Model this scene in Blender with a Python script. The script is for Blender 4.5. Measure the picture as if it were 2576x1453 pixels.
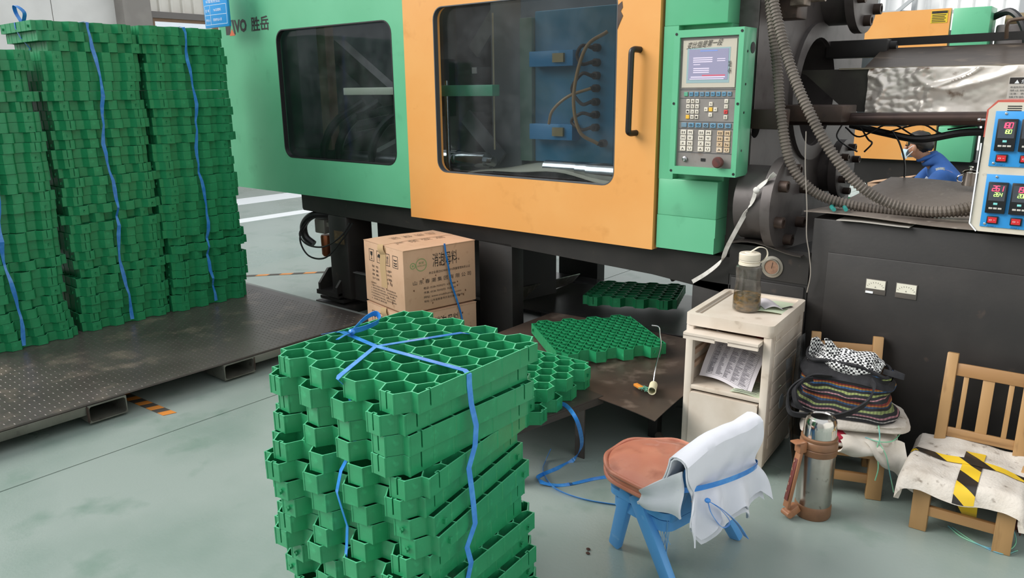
import bpy, bmesh, math, random
from mathutils import Vector, Matrix, noise as mnoise

for o_ in list(bpy.data.objects): bpy.data.objects.remove(o_)
SC = bpy.context.scene
COL = SC.collection
random.seed(7)
PI = math.pi

# ---------------------------------------------------------------- camera
cam_d = bpy.data.cameras.new('camera'); cam = bpy.data.objects.new('camera', cam_d); COL.objects.link(cam)
cam_d.sensor_width = 36.0; cam_d.lens = 26.89; cam_d.clip_end = 200
cam.matrix_world = Matrix(((0.7708, -0.1527, 0.6164, 0), (0.6371, 0.2012, -0.7459, 0), (-0.0098, 0.9675, 0.2526, 1.45), (0, 0, 0, 1)))
yaw, pitch, roll = -0.690640350, 0.255418392, -0.0101207439
fw = Vector((math.sin(yaw)*math.cos(pitch), math.cos(yaw)*math.cos(pitch), -math.sin(pitch)))
rt = Vector((math.cos(yaw), -math.sin(yaw), 0)); up_ = rt.cross(fw)
r2 = math.cos(roll)*rt + math.sin(roll)*up_; u2 = -math.sin(roll)*rt + math.cos(roll)*up_
cam.matrix_world = Matrix(((r2.x, u2.x, -fw.x, 0), (r2.y, u2.y, -fw.y, 0), (r2.z, u2.z, -fw.z, 1.45), (0, 0, 0, 1)))
SC.camera = cam

# ---------------------------------------------------------------- daylight: overcast sky and a broad low sun through the open side
w = bpy.data.worlds.new('overcast_sky'); SC.world = w; w.use_nodes = True
w.node_tree.nodes['Background'].inputs[0].default_value = (0.93, 0.96, 1.0, 1)
w.node_tree.nodes['Background'].inputs[1].default_value = 0.70
sd = bpy.data.lights.new('daylight', 'SUN'); sd.energy = 3.0; sd.angle = math.radians(42); sd.color = (1.0, 0.97, 0.93)
so = bpy.data.objects.new('daylight', sd); COL.objects.link(so)
so.rotation_euler = Vector((0.66, 0.52, -0.54)).to_track_quat('-Z', 'Y').to_euler()
SC.view_settings.view_transform = 'Standard'; SC.view_settings.look = 'None'
SC.view_settings.gamma = 1; SC.view_settings.use_curve_mapping = False
SC.view_settings.exposure = 0.45

# ---------------------------------------------------------------- materials
def lin(h):
    h = h.lstrip('#'); v = [int(h[i:i+2], 16)/255 for i in (0, 2, 4)]
    return tuple((c/12.92 if c <= .04045 else ((c+.055)/1.055)**2.4) for c in v) + (1,)
MATS = {}
def mat(name, c, r=.5, m=0., c2=None, s=8., lo=.45, hi=.7, bump=0., bs=60., spec=.5, coat=0., stretch=None, c3=None, s3=30., lo3=.6, hi3=.75, r2=None, emit=0., alpha=1.):
    if name in MATS: return MATS[name]
    M_ = bpy.data.materials.new(name); M_.use_nodes = True
    nt = M_.node_tree; b = nt.nodes['Principled BSDF']
    b.inputs['Base Color'].default_value = lin(c); b.inputs['Roughness'].default_value = r; b.inputs['Metallic'].default_value = m
    b.inputs['Specular IOR Level'].default_value = spec; b.inputs['Coat Weight'].default_value = coat
    def vec():
        tc = nt.nodes.new('ShaderNodeTexCoord')
        if stretch:
            mp = nt.nodes.new('ShaderNodeMapping'); mp.inputs['Scale'].default_value = stretch
            nt.links.new(tc.outputs['Object'], mp.inputs['Vector']); return mp.outputs['Vector']
        return tc.outputs['Object']
    def nz(sc, a, bb, det=6):
        n = nt.nodes.new('ShaderNodeTexNoise'); n.inputs['Scale'].default_value = sc; n.inputs['Detail'].default_value = det
        nt.links.new(vec(), n.inputs['Vector'])
        rp = nt.nodes.new('ShaderNodeMapRange'); rp.inputs['From Min'].default_value = a; rp.inputs['From Max'].default_value = bb
        nt.links.new(n.outputs['Fac'], rp.inputs['Value']); return n, rp.outputs['Result']
    col = None
    if c2:
        n, f = nz(s, lo, hi); mx = nt.nodes.new('ShaderNodeMix'); mx.data_type = 'RGBA'
        mx.inputs['A'].default_value = lin(c); mx.inputs['B'].default_value = lin(c2)
        nt.links.new(f, mx.inputs['Factor']); col = mx.outputs['Result']
        if r2 is not None:
            mr = nt.nodes.new('ShaderNodeMapRange'); mr.inputs['To Min'].default_value = r; mr.inputs['To Max'].default_value = r2
            nt.links.new(f, mr.inputs['Value']); nt.links.new(mr.outputs['Result'], b.inputs['Roughness'])
    if c3:
        n, f = nz(s3, lo3, hi3, 8); mx = nt.nodes.new('ShaderNodeMix'); mx.data_type = 'RGBA'
        if col: nt.links.new(col, mx.inputs['A'])
        else: mx.inputs['A'].default_value = lin(c)
        mx.inputs['B'].default_value = lin(c3); nt.links.new(f, mx.inputs['Factor']); col = mx.outputs['Result']
    if col: nt.links.new(col, b.inputs['Base Color'])
    if bump:
        n = nt.nodes.new('ShaderNodeTexNoise'); n.inputs['Scale'].default_value = bs; n.inputs['Detail'].default_value = 5
        nt.links.new(vec(), n.inputs['Vector'])
        bp = nt.nodes.new('ShaderNodeBump'); bp.inputs['Strength'].default_value = bump; bp.inputs['Distance'].default_value = .01
        nt.links.new(n.outputs['Fac'], bp.inputs['Height']); nt.links.new(bp.outputs['Normal'], b.inputs['Normal'])
    if emit:
        b.inputs['Emission Color'].default_value = lin(c); b.inputs['Emission Strength'].default_value = emit
    M_.diffuse_color = lin(c); MATS[name] = M_; return M_

def glass(name, tint, gloss_rough, fac, haze, hazec='c8ccd0', hs=6.):
    M_ = bpy.data.materials.new(name); M_.use_nodes = True; nt = M_.node_tree; nt.nodes.clear()
    out = nt.nodes.new('ShaderNodeOutputMaterial')
    tr = nt.nodes.new('ShaderNodeBsdfTransparent'); tr.inputs[0].default_value = lin(tint)
    gl = nt.nodes.new('ShaderNodeBsdfGlossy'); gl.inputs['Roughness'].default_value = gloss_rough
    df = nt.nodes.new('ShaderNodeBsdfDiffuse'); df.inputs[0].default_value = lin(hazec)
    lw = nt.nodes.new('ShaderNodeLayerWeight'); pw = nt.nodes.new('ShaderNodeMath'); pw.operation = 'POWER'; pw.inputs[1].default_value = 4.; fr = nt.nodes.new('ShaderNodeMath'); fr.operation = 'MULTIPLY_ADD'; fr.inputs[1].default_value = .6; fr.inputs[2].default_value = (fac-1)*.1
    nt.links.new(lw.outputs['Facing'], pw.inputs[0]); nt.links.new(pw.outputs[0], fr.inputs[0])
    m1 = nt.nodes.new('ShaderNodeMixShader'); m2 = nt.nodes.new('ShaderNodeMixShader')
    tc = nt.nodes.new('ShaderNodeTexCoord'); n = nt.nodes.new('ShaderNodeTexNoise'); n.inputs['Scale'].default_value = hs; n.inputs['Detail'].default_value = 9; n.inputs['Roughness'].default_value = .65
    mp = nt.nodes.new('ShaderNodeMapRange'); mp.inputs['From Min'].default_value = .45; mp.inputs['From Max'].default_value = .85; mp.inputs['To Min'].default_value = haze*.3; mp.inputs['To Max'].default_value = haze*4
    nt.links.new(tc.outputs['Object'], n.inputs['Vector']); nt.links.new(n.outputs['Fac'], mp.inputs['Value'])
    nt.links.new(mp.outputs['Result'], m1.inputs['Fac']); nt.links.new(tr.outputs[0], m1.inputs[1]); nt.links.new(df.outputs[0], m1.inputs[2])
    nt.links.new(fr.outputs[0], m2.inputs['Fac']); nt.links.new(m1.outputs[0], m2.inputs[1]); nt.links.new(gl.outputs[0], m2.inputs[2])
    nt.links.new(m2.outputs[0], out.inputs[0]); MATS[name] = M_; return M_

# ---------------------------------------------------------------- mesh builder
def V(*a): return Vector(a)
class MB:
    def __init__(self): self.v = []; self.f = []
    def add(self, vs, fs):
        k = len(self.v); self.v += [Vector(p) for p in vs]; self.f += [tuple(i+k for i in f) for f in fs]; return self
    def bm(self, b, mtx=None):
        b.verts.index_update(); vs = [(mtx @ v.co) if mtx else v.co.copy() for v in b.verts]
        self.add(vs, [[v.index for v in f.verts] for f in b.faces]); b.free(); return self
    def box(self, x0, x1, y0, y1, z0, z1, bev=0., seg=2):
        return self.obox(((x0+x1)/2, (y0+y1)/2, (z0+z1)/2), (abs(x1-x0), abs(y1-y0), abs(z1-z0)), None, bev, seg)
    def obox(self, c, size, rot=None, bev=0., seg=2):
        b = bmesh.new(); bmesh.ops.create_cube(b, size=1, matrix=Matrix.Diagonal((*size, 1)))
        if bev: bmesh.ops.bevel(b, geom=b.edges[:], offset=bev, segments=seg, affect='EDGES', profile=.5)
        m = Matrix.Translation(c) @ (rot.to_4x4() if rot else Matrix.Identity(4))
        return self.bm(b, m)
    def beam(self, p0, p1, wd, th, upv=(0, 0, 1), bev=0., w1=None, t1=None):
        p0 = Vector(p0); p1 = Vector(p1); d = (p1-p0).normalized(); s = d.cross(Vector(upv)).normalized(); u = s.cross(d)
        w1 = wd if w1 is None else w1; t1 = th if t1 is None else t1
        b = bmesh.new(); vs = []
        for p, a, t in ((p0, wd, th), (p1, w1, t1)):
            for i, j in ((-1, -1), (1, -1), (1, 1), (-1, 1)): vs.append(b.verts.new(p+s*(i*a/2)+u*(j*t/2)))
        for f in ((3, 2, 1, 0), (4, 5, 6, 7), (0, 1, 5, 4), (1, 2, 6, 5), (2, 3, 7, 6), (3, 0, 4, 7)): b.faces.new([vs[i] for i in f])
        if bev: bmesh.ops.bevel(b, geom=b.edges[:], offset=bev, segments=2, affect='EDGES', profile=.5)
        return self.bm(b)
    def tube(self, pts, r, n=8, caps=True, flat=1.):
        pts = [Vector(p) for p in pts]; N = len(pts); rf = r if callable(r) else (lambda i: r)
        t0 = (pts[1]-pts[0]).normalized(); a = Vector((0, 0, 1)) if abs(t0.z) < .9 else Vector((1, 0, 0))
        s = t0.cross(a).normalized(); k = len(self.v)
        for i, p in enumerate(pts):
            t = (pts[min(i+1, N-1)]-pts[max(i-1, 0)]).normalized(); s = (s-t*s.dot(t)).normalized(); u = t.cross(s)
            for j in range(n):
                q = 2*PI*j/n; self.v.append(p+(s*math.cos(q)+u*math.sin(q)*flat)*rf(i))
        for i in range(N-1):
            for j in range(n):
                self.f.append((k+i*n+j, k+i*n+(j+1) % n, k+(i+1)*n+(j+1) % n, k+(i+1)*n+j))
        if caps: self.f.append(tuple(k+j for j in reversed(range(n)))); self.f.append(tuple(k+(N-1)*n+j for j in range(n)))
        return self
    def cyl(self, p0, p1, r0, r1=None, n=20): r1 = r0 if r1 is None else r1; return self.tube([p0, p1], lambda i: r0 if i == 0 else r1, n)
    def lathe(self, prof, c=(0, 0, 0), n=28, ax=None):
        m = Matrix.Translation(c)
        if ax is not None: m = m @ Vector((0, 0, 1)).rotation_difference(Vector(ax)).to_matrix().to_4x4()
        k = len(self.v)
        for r, z in prof:
            for j in range(n):
                q = 2*PI*j/n; self.v.append(m @ Vector((max(r, 1e-5)*math.cos(q), max(r, 1e-5)*math.sin(q), z)))
        for i in range(len(prof)-1):
            for j in range(n): self.f.append((k+i*n+j, k+i*n+(j+1) % n, k+(i+1)*n+(j+1) % n, k+(i+1)*n+j))
        self.f.append(tuple(k+j for j in reversed(range(n)))); L = k+(len(prof)-1)*n; self.f.append(tuple(L+j for j in range(n)))
        return self
    def plate(self, outer, holes, o, u, v, th):
        """outline with holes in the (u,v) plane at o, thickened by th along u x v (backwards when negative)"""
        b = bmesh.new(); o = Vector(o); u = Vector(u); v = Vector(v); nrm = u.cross(v).normalized()
        for loop in [outer]+list(holes):
            vs = [b.verts.new(o+u*p[0]+v*p[1]) for p in loop]
            for i in range(len(vs)): b.edges.new((vs[i], vs[(i+1) % len(vs)]))
        bmesh.ops.triangle_fill(b, use_beauty=True, use_dissolve=False, edges=b.edges[:], normal=nrm)
        g = bmesh.ops.extrude_face_region(b, geom=b.faces[:])
        bmesh.ops.translate(b, vec=nrm*th, verts=[e for e in g['geom'] if isinstance(e, bmesh.types.BMVert)])
        bmesh.ops.recalc_face_normals(b, faces=b.faces[:])
        return self.bm(b)
    def sheet(self, fn, nu, nv, th):
        P_ = [[Vector(fn(i/nu, j/nv)) for j in range(nv+1)] for i in range(nu+1)]
        N_ = [[None]*(nv+1) for _ in range(nu+1)]
        for i in range(nu+1):
            for j in range(nv+1):
                a = P_[min(i+1, nu)][j]-P_[max(i-1, 0)][j]; b = P_[i][min(j+1, nv)]-P_[i][max(j-1, 0)]
                c = a.cross(b); N_[i][j] = c.normalized() if c.length > 1e-12 else Vector((0, 0, 1))
        k = len(self.v); W = nv+1
        for s in (0, 1):
            for i in range(nu+1):
                for j in range(nv+1): self.v.append(P_[i][j]-N_[i][j]*(th*s))
        T = (nu+1)*W
        for i in range(nu):
            for j in range(nv):
                a = (k+i*W+j, k+(i+1)*W+j, k+(i+1)*W+j+1, k+i*W+j+1); self.f.append(a); self.f.append(tuple(T+q for q in reversed(a)))
        rim = [(i, 0) for i in range(nu)]+[(nu, j) for j in range(nv)]+[(i, nv) for i in range(nu, 0, -1)]+[(0, j) for j in range(nv, 0, -1)]
        for q in range(len(rim)):
            a = rim[q]; b = rim[(q+1) % len(rim)]; ia = k+a[0]*W+a[1]; ib = k+b[0]*W+b[1]
            self.f.append((ib, ia, ia+T, ib+T))
        return self
    def ribbon(self, pts, wd, th, side):
        """flat strap along pts; side = vector or list of vectors giving the width direction"""
        pts = [Vector(p) for p in pts]; N = len(pts); k = len(self.v)
        for i, p in enumerate(pts):
            t = (pts[min(i+1, N-1)]-pts[max(i-1, 0)]).normalized(); s = Vector(side[i] if isinstance(side, list) else side)
            s = (s-t*s.dot(t)); s = s.normalized() if s.length > 1e-6 else t.orthogonal().normalized(); nn = t.cross(s)
            ww = wd[i] if isinstance(wd, list) else wd
            for a, b in ((-1, -1), (1, -1), (1, 1), (-1, 1)): self.v.append(p+s*(a*ww/2)+nn*(b*th/2))
        for i in range(N-1):
            for j in range(4): self.f.append((k+i*4+j, k+i*4+(j+1) % 4, k+i*4+4+(j+1) % 4, k+i*4+4+j))
        self.f.append((k+3, k+2, k+1, k)); e = k+(N-1)*4; self.f.append((e, e+1, e+2, e+3)); return self
    def blob(self, c, r, nu=16, nv=10, fn=None):
        k = len(self.v)
        prof = [(math.sin(PI*i/nv), -math.cos(PI*i/nv)) for i in range(nv+1)]
        for pr_, pz in prof:
            for j in range(nu):
                q = 2*PI*j/nu; p = Vector((pr_*math.cos(q), pr_*math.sin(q), pz))
                if fn: p = Vector(fn(p))
                self.v.append(Vector(c)+Vector((p.x*r[0], p.y*r[1], p.z*r[2])))
        for i in range(nv):
            for j in range(nu): self.f.append((k+i*nu+j, k+i*nu+(j+1) % nu, k+(i+1)*nu+(j+1) % nu, k+(i+1)*nu+j))
        return self

def rrect(x0, x1, y0, y1, r, n=6):
    out = []
    for cx, cy, a in ((x1-r, y1-r, 0), (x0+r, y1-r, 90), (x0+r, y0+r, 180), (x1-r, y0+r, 270)):
        for i in range(n+1):
            q = math.radians(a+90*i/n); out.append((cx+r*math.cos(q), cy+r*math.sin(q)))
    return out
def circ(cx, cy, r, n=28): return [(cx+r*math.cos(2*PI*i/n), cy+r*math.sin(2*PI*i/n)) for i in range(n)]
def spline(pts, k=8):
    pts = [Vector(p) for p in pts]; q = [2*pts[0]-pts[1]]+pts+[2*pts[-1]-pts[-2]]; out = []
    for i in range(1, len(q)-2):
        for j in range(k):
            t = j/k; a, b, c, d = q[i-1], q[i], q[i+1], q[i+2]
            out.append(.5*((2*b)+(c-a)*t+(2*a-5*b+4*c-d)*t*t+(3*b-a-3*c+d)*t**3))
    out.append(pts[-1]); return out

def wm(o):
    m = o.matrix_basis.copy(); p = o.parent
    while p: m = p.matrix_basis @ m; p = p.parent
    return m
def tag(o, label=None, cat=None, group=None, kind=None):
    if label: o['label'] = label
    if cat: o['category'] = cat
    if group: o['group'] = group
    if kind: o['kind'] = kind
    return o
def thing(name, label, cat, loc=(0, 0, 0), rotz=0., group=None):
    o = bpy.data.objects.new(name, None); COL.objects.link(o); o.location = loc; o.rotation_euler = (0, 0, rotz); o.empty_display_size = .1
    o.matrix_basis = Matrix.Translation(loc) @ Matrix.Rotation(rotz, 4, 'Z')
    return tag(o, label, cat, group)
def mesh_of(name, mb, mats, smooth=35, mtx=None):
    me = bpy.data.meshes.new(name)
    vs = [mtx @ v for v in mb.v] if mtx else mb.v
    me.from_pydata([tuple(v) for v in vs], [], mb.f); me.update()
    b = bmesh.new(); b.from_mesh(me); bmesh.ops.recalc_face_normals(b, faces=b.faces[:]); b.to_mesh(me); b.free()
    for m in (mats if isinstance(mats, (list, tuple)) else [mats]): me.materials.append(m)
    if smooth:
        me.polygons.foreach_set('use_smooth', [True]*len(me.polygons)); me.set_sharp_from_angle(angle=math.radians(smooth))
    return me
def part(name, mb, m, parent=None, label=None, smooth=35, world=True):
    """one mesh object; vertices given in world coordinates (world) or in the parent's frame"""
    mtx = wm(parent).inverted() if (parent and world) else None
    o = bpy.data.objects.new(name, mesh_of(name, mb, m, smooth, mtx)); COL.objects.link(o)
    if parent: o.parent = parent
    if label: o['label'] = label
    return o
def solo(name, mb, m, label, cat, loc=None, group=None, kind=None, smooth=35):
    """a thing that is one mesh; its origin goes to loc (world coordinates in, shifted)"""
    if loc is None:
        n = len(mb.v); zmin = min(v.z for v in mb.v); loc = (sum(v.x for v in mb.v)/n, sum(v.y for v in mb.v)/n, zmin)
    o = bpy.data.objects.new(name, mesh_of(name, mb, m, smooth, Matrix.Translation(loc).inverted())); COL.objects.link(o)
    o.location = loc; o.matrix_basis = Matrix.Translation(loc)
    return tag(o, label, cat, group, kind)
def struct(name, mb, m, parent=None, smooth=0):
    o = part(name, mb, m, parent, smooth=smooth)
    if not parent: o['kind'] = 'structure'
    return o
def dup(root, mtx, label=None, group=None):
    r = root.copy(); COL.objects.link(r); r.matrix_basis = mtx
    if label: r['label'] = label
    if group: r['group'] = group
    for ch in list(root.children):
        c = ch.copy(); COL.objects.link(c); c.parent = r
        for g in ch.children:
            d = g.copy(); COL.objects.link(d); d.parent = c
    return r
def text_verts(body, shear=0., bold=0.):
    c = bpy.data.curves.new('lettering', 'FONT'); c.body = body; c.offset = bold; c.resolution_u = 2; c.shear = shear; c.fill_mode = 'FRONT'
    o = bpy.data.objects.new('lettering', c); COL.objects.link(o)
    dg = bpy.context.evaluated_depsgraph_get(); me = bpy.data.meshes.new_from_object(o.evaluated_get(dg))
    vs = [v.co.copy() for v in me.vertices]; fs = [tuple(p.vertices) for p in me.polygons]
    bpy.data.objects.remove(o); bpy.data.curves.remove(c); bpy.data.meshes.remove(me)
    return vs, fs
def put_text(mb, body, o, u, v, shear=0., off=.0008, bold=0.):
    """lettering filling the parallelogram o, o+u, o+v"""
    vs, fs = text_verts(body, shear, bold)
    if not vs: return mb
    x0 = min(p.x for p in vs); x1 = max(p.x for p in vs); y0 = min(p.y for p in vs); y1 = max(p.y for p in vs)
    o = Vector(o); u = Vector(u); v = Vector(v); n = u.cross(v).normalized()*off
    return mb.add([o+n+u*((p.x-x0)/(x1-x0))+v*((p.y-y0)/(y1-y0)) for p in vs], fs)
def nz3(p, s=1.): return mnoise.noise(Vector(p)*s)
ORD = ['top', 'second', 'third', 'fourth', 'fifth', 'sixth', 'seventh', 'eighth', 'ninth', 'tenth', 'eleventh', 'twelfth', 'thirteenth', 'fourteenth', 'fifteenth', 'sixteenth', 'seventeenth', 'eighteenth', 'nineteenth']
TEN = {2: 'twenty', 3: 'thirty'}
def ordinal(i):
    if i < 19: return ORD[i]
    n = i+1
    if n == 20: return 'twentieth'
    if n == 30: return 'thirtieth'
    return TEN[n//10]+'-'+['', 'first', 'second', 'third', 'fourth', 'fifth', 'sixth', 'seventh', 'eighth', 'ninth'][n % 10]

# ================================================================ materials used
m_floor = mat('floor_epoxy', '96a29c', .34, c2='83948c', s=1.4, lo=.42, hi=.68, c3='7c9086', s3=4.5, lo3=.56, hi3=.72, r2=.22, bump=.05, bs=90)
m_dark = mat('black_painted_steel', '211f1e', .5, c2='2b2826', s=5, c3='4a3c34', s3=14, lo3=.66, hi3=.8, bump=.03)
m_dark2 = mat('dark_inner_steel', '1b1a1a', .6, c2='272523', s=4)  # slightly darker plain steel for the tank panel, rear leg and platen back
m_green = mat('machine_green_paint', '60b187', .32, c2='68b88f', s=2, c3='58a37c', s3=9, lo3=.62, hi3=.8)
m_orange = mat('machine_orange_paint', 'e09f57', .33, c2='e4a862', s=2.2, c3='d2934d', s3=9, lo3=.62, hi3=.8)
m_black = mat('black_plastic', '1a1a1c', .4)
m_wall = mat('wall_panel_paint', 'eeebe8', .6, c2='e4e1de', s=2)
m_wallc = mat('corrugated_sheet_paint', 'e6e1d9', .5, c2='dbd5cc', s=2)
m_wallw = mat('white_corrugated_sheet', 'f6f6f6', .5)
m_col = mat('column_paint', '8e8883', .5, c2='a29b95', s=2)
m_alu = mat('window_frame_metal', '6e6a68', .4, .4)
m_steel = mat('bright_steel', 'c9cacb', .18, 1., c2='a9a9a8', s=12)
m_cast = mat('cast_iron_paint', '544f4e', .42, .25, c2='625c5a', s=3, c3='403a38', s3=11, lo3=.55, hi3=.75, bump=.06, bs=25)
m_rust = mat('rusty_dark_steel', '3f332d', .5, .3, c2='54433a', s=10, c3='2a2421', s3=25)
m_white = mat('white_print', 'eef2f4', .5)
m_ink = mat('black_print', '2b2624', .6)
m_lgrey = mat('dark_grey_print', '4a4d50', .5)

# ================================================================ the setting
fb = MB().box(-15, 7, -10, 16, -.12, -.03)
floor = struct('floor', fb, mat('floor_joint', '2d332f', .8))
for x0, x1, y0, y1 in ((-15, -3.156, -10, 16), (-3.149, 7, -10, 3.95), (-3.149, 7, 3.957, 16)):
    struct('slab', MB().box(x0, x1, y0, y1, -.029, 0), m_floor, floor)
wl = struct('wall_left', MB().box(-13.25, -13.06, -10, 6.3, 0, 5.2), mat('wall_seam', '8d8a88', .7))
for i in range(16):
    struct('wall_panel', MB().box(-13.06, -13.0, -10+i*1.0+.006, -9+i*1.0-.006, 0, 5.2), m_wall, wl)
wl2 = MB()
def corrug(mb, p0, d, nrm, L, z0, z1, pitch=.2, dep=.035):
    n = int(L/pitch); P_ = []
    for i in range(n):
        for a, h in ((0, 0), (.62, 0), (.72, 1), (.9, 1)): P_.append((Vector(p0)+Vector(d)*((i+a)*pitch)+Vector(nrm)*(h*dep)))
    P_.append(Vector(p0)+Vector(d)*(n*pitch))
    k = len(mb.v); 
    for p in P_: mb.v += [Vector((p.x, p.y, z0)), Vector((p.x, p.y, z1))]
    for i in range(len(P_)-1): mb.f.append((k+2*i, k+2*i+2, k+2*i+3, k+2*i+1))
    return mb
corrug(wl2, (-13, 6.3, 0), (0, 1, 0), (1, 0, 0), 9.6, 2.72, 5.2)
corrug(wl2, (-13, 6.3, 0), (0, 1, 0), (1, 0, 0), 9.6, 0, 1.1)
corrug(wl2, (-13, 9.9, 0), (0, 1, 0), (1, 0, 0), 6, 1.1, 2.72)
struct('wall_left', wl2, m_wallc)
struct('trim_1', MB().box(-13.2, -12.72, 5.93, 6.38, 0, 5.2, .01), m_col)
win = struct('window_1', MB().box(-13.05, -12.93, 6.42, 9.9, 2.64, 2.74).box(-13.05, -12.93, 6.42, 9.9, 1.06, 1.14).box(-13.05, -12.93, 6.42, 6.49, 1.14, 2.64).box(-13.05, -12.93, 9.83, 9.9, 1.14, 2.64), m_alu)
for y0, y1 in ((6.49, 7.62), (7.62, 8.75), (8.75, 9.83)):
    s_ = struct('sash', MB().plate([(y0, 1.14), (y1, 1.14), (y1, 2.64), (y0, 2.64)], [[(y0+.05, 1.19), (y1-.05, 1.19), (y1-.05, 2.59), (y0+.05, 2.59)]], (-13.02, 0, 0), (0, 1, 0), (0, 0, 1), .05), mat('sash_brown', '8a6a50', .5), win)
    struct('pane', MB().box(-13.0, -12.996, y0+.05, y1-.05, 1.19, 2.59), glass('window_glass', 'f4f8fa', .02, 1.2, .01) if 'window_glass' not in MATS else MATS['window_glass'], s_)
wb = MB(); corrug(wb, (-13, 14, 0), (1, 0, 0), (0, -1, 0), 20, 0, 5.2); struct('wall_back', wb, m_wallw)
struct('unseen_wall_front', MB().box(-15, 7, -10.2, -10, 0, 4.5), m_wall)  # unseen wall behind the camera, added to darken reflections
struct('unseen_wall_right', MB().box(7, 7.2, -10, 16, 0, 4.5), m_wall)  # unseen side wall, also added to darken reflections
pl = MB()
for x_ in (-3.75, -3.2): pl.box(x_-.03, x_+.03, 13.8, 13.9, 1.6, 4.5)
pl.beam((-4.6, 13.75, 2.62), (-2.6, 13.75, 2.52), .05, .05); pl.beam((-3.6, 13.7, 2.4), (-2.9, 13.7, 3.0), .05, .05)
struct('trim_2', pl, mat('grey_frame_paint', 'a9adb0', .5))
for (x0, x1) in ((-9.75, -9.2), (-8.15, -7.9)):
    solo('sun_patch', MB().box(x0, x1, 1.0, 12.5, 0, .002), m_white, 'wide white strip of sunlight painted across the far floor' if x1 < -9 else 'narrow white strip of sunlight painted across the far floor, nearer the machine', 'sun patch')  # white strips painted in place of sunlight from the left wall windows

# ================================================================ injection moulding machine
imm = thing('molding_machine', 'large green and orange plastic injection moulding machine on black steel base', 'machine', (-3.2, 3.1, 0))
D = 3.05; BY = 3.10
def xz(outer, holes, yf, th): return MB().plate(outer, holes, (0, yf, 0), (1, 0, 0), (0, 0, 1), -th)
def yz(outer, holes, xf, th): return MB().plate(outer, holes, (xf, 0, 0), (0, 1, 0), (0, 0, 1), -th)
def R4(x0, x1, z0, z1): return [(x0, z0), (x1, z0), (x1, z1), (x0, z1)]
m_glass = glass('grimy_acrylic', 'dde2e4', .05, 1.30, .022, 'b9bcc0', 3.)
gw = (-4.485, -3.378, 1.022, 1.834)
gp = part('green_panel', xz(R4(-5.15, -3.272, .782, 2.4), [rrect(*gw, .075)], D, .035).box(-5.15, -5.115, D+.035, 4.9, .782, 2.4), m_green, imm)
part('window_pane', xz(rrect(gw[0]-.02, gw[1]+.02, gw[2]-.02, gw[3]+.02, .08), [], D+.037, .006), m_glass, gp)
part('window_seal', xz(rrect(*gw, .075), [rrect(gw[0]+.007, gw[1]-.007, gw[2]+.007, gw[3]-.007, .07)], D-.001, .03), m_black, gp)
ow = (-3.037, -1.893, 1.010, 1.872)
dr = part('sliding_door', xz(R4(-3.267, -1.682, .737, 2.4), [rrect(*ow, .065)], D-.012, .05), m_orange, imm)
part('window_pane', xz(rrect(ow[0]-.02, ow[1]+.02, ow[2]-.02, ow[3]+.02, .08), [], D+.04, .006), m_glass, dr)
part('window_seal', xz(rrect(*ow, .065), [rrect(ow[0]+.005, ow[1]-.005, ow[2]+.005, ow[3]-.005, .06)], D-.0125, .03), m_lgrey, dr)
hp = [(-1.775, D-.012, 1.610), (-1.783, D-.045, 1.611), (-1.787, D-.06, 1.604), (-1.788, D-.063, 1.59)]
hp2 = [(-1.793, D-.063, 1.275), (-1.793, D-.06, 1.262), (-1.79, D-.045, 1.255), (-1.783, D-.012, 1.256)]
part('door_handle', MB().tube(spline(hp, 4)+spline(hp2, 4), .0135, 12), m_black, dr)
part('chipped_edge', MB().plate([(-1.893, 1.80), (-1.872, 1.815), (-1.868, 1.79), (-1.878, 1.775), (-1.866, 1.755), (-1.884, 1.72), (-1.893, 1.70)], [], (0, D-.0135, 0), (1, 0, 0), (0, 0, 1), -.001), m_rust, dr)
# maker's lettering on the green panel (partly behind the sign)
lt = MB()
o_ = Vector((-4.955, D, 1.835)); 
put_text(lt, 'VO', (-4.9555, 3.0500, 1.8395), (.150, 0, 0), (0, 0, .085), bold=.045)
part('lettering', lt, m_ink, gp, smooth=0); lt = MB()
put_text(lt, '胜岳', (-4.7530, 3.0500, 1.8368), (.205, 0, 0), (0, 0, .092), bold=.02)
part('lettering', lt, m_ink, gp, smooth=0); lt = MB()
lt.plate([(-5.065, 1.83), (-5.01, 1.83), (-5.01, 1.856), (-4.985, 1.925), (-5.065, 1.925)], [], (0, D-.0008, 0), (1, 0, 0), (0, 0, 1), -.0005)
part('logo_stroke', lt, m_ink, gp, smooth=0); lt = MB()
lt.plate([(-4.985, 1.925), (-4.962, 1.83), (-4.945, 1.83), (-4.960, 1.925)], [], (0, D-.0008, 0), (1, 0, 0), (0, 0, 1), -.0005)
part('logo_stroke', lt, m_ink, gp, smooth=0)
part('logo_triangle', MB().plate([(-5.023, 1.823), (-4.953, 1.823), (-4.988, 1.868)], [], (0, D-.001, 0), (1, 0, 0), (0, 0, 1), -.0005), mat('orange_print', 'd8693f', .5), gp, smooth=0)
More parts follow.
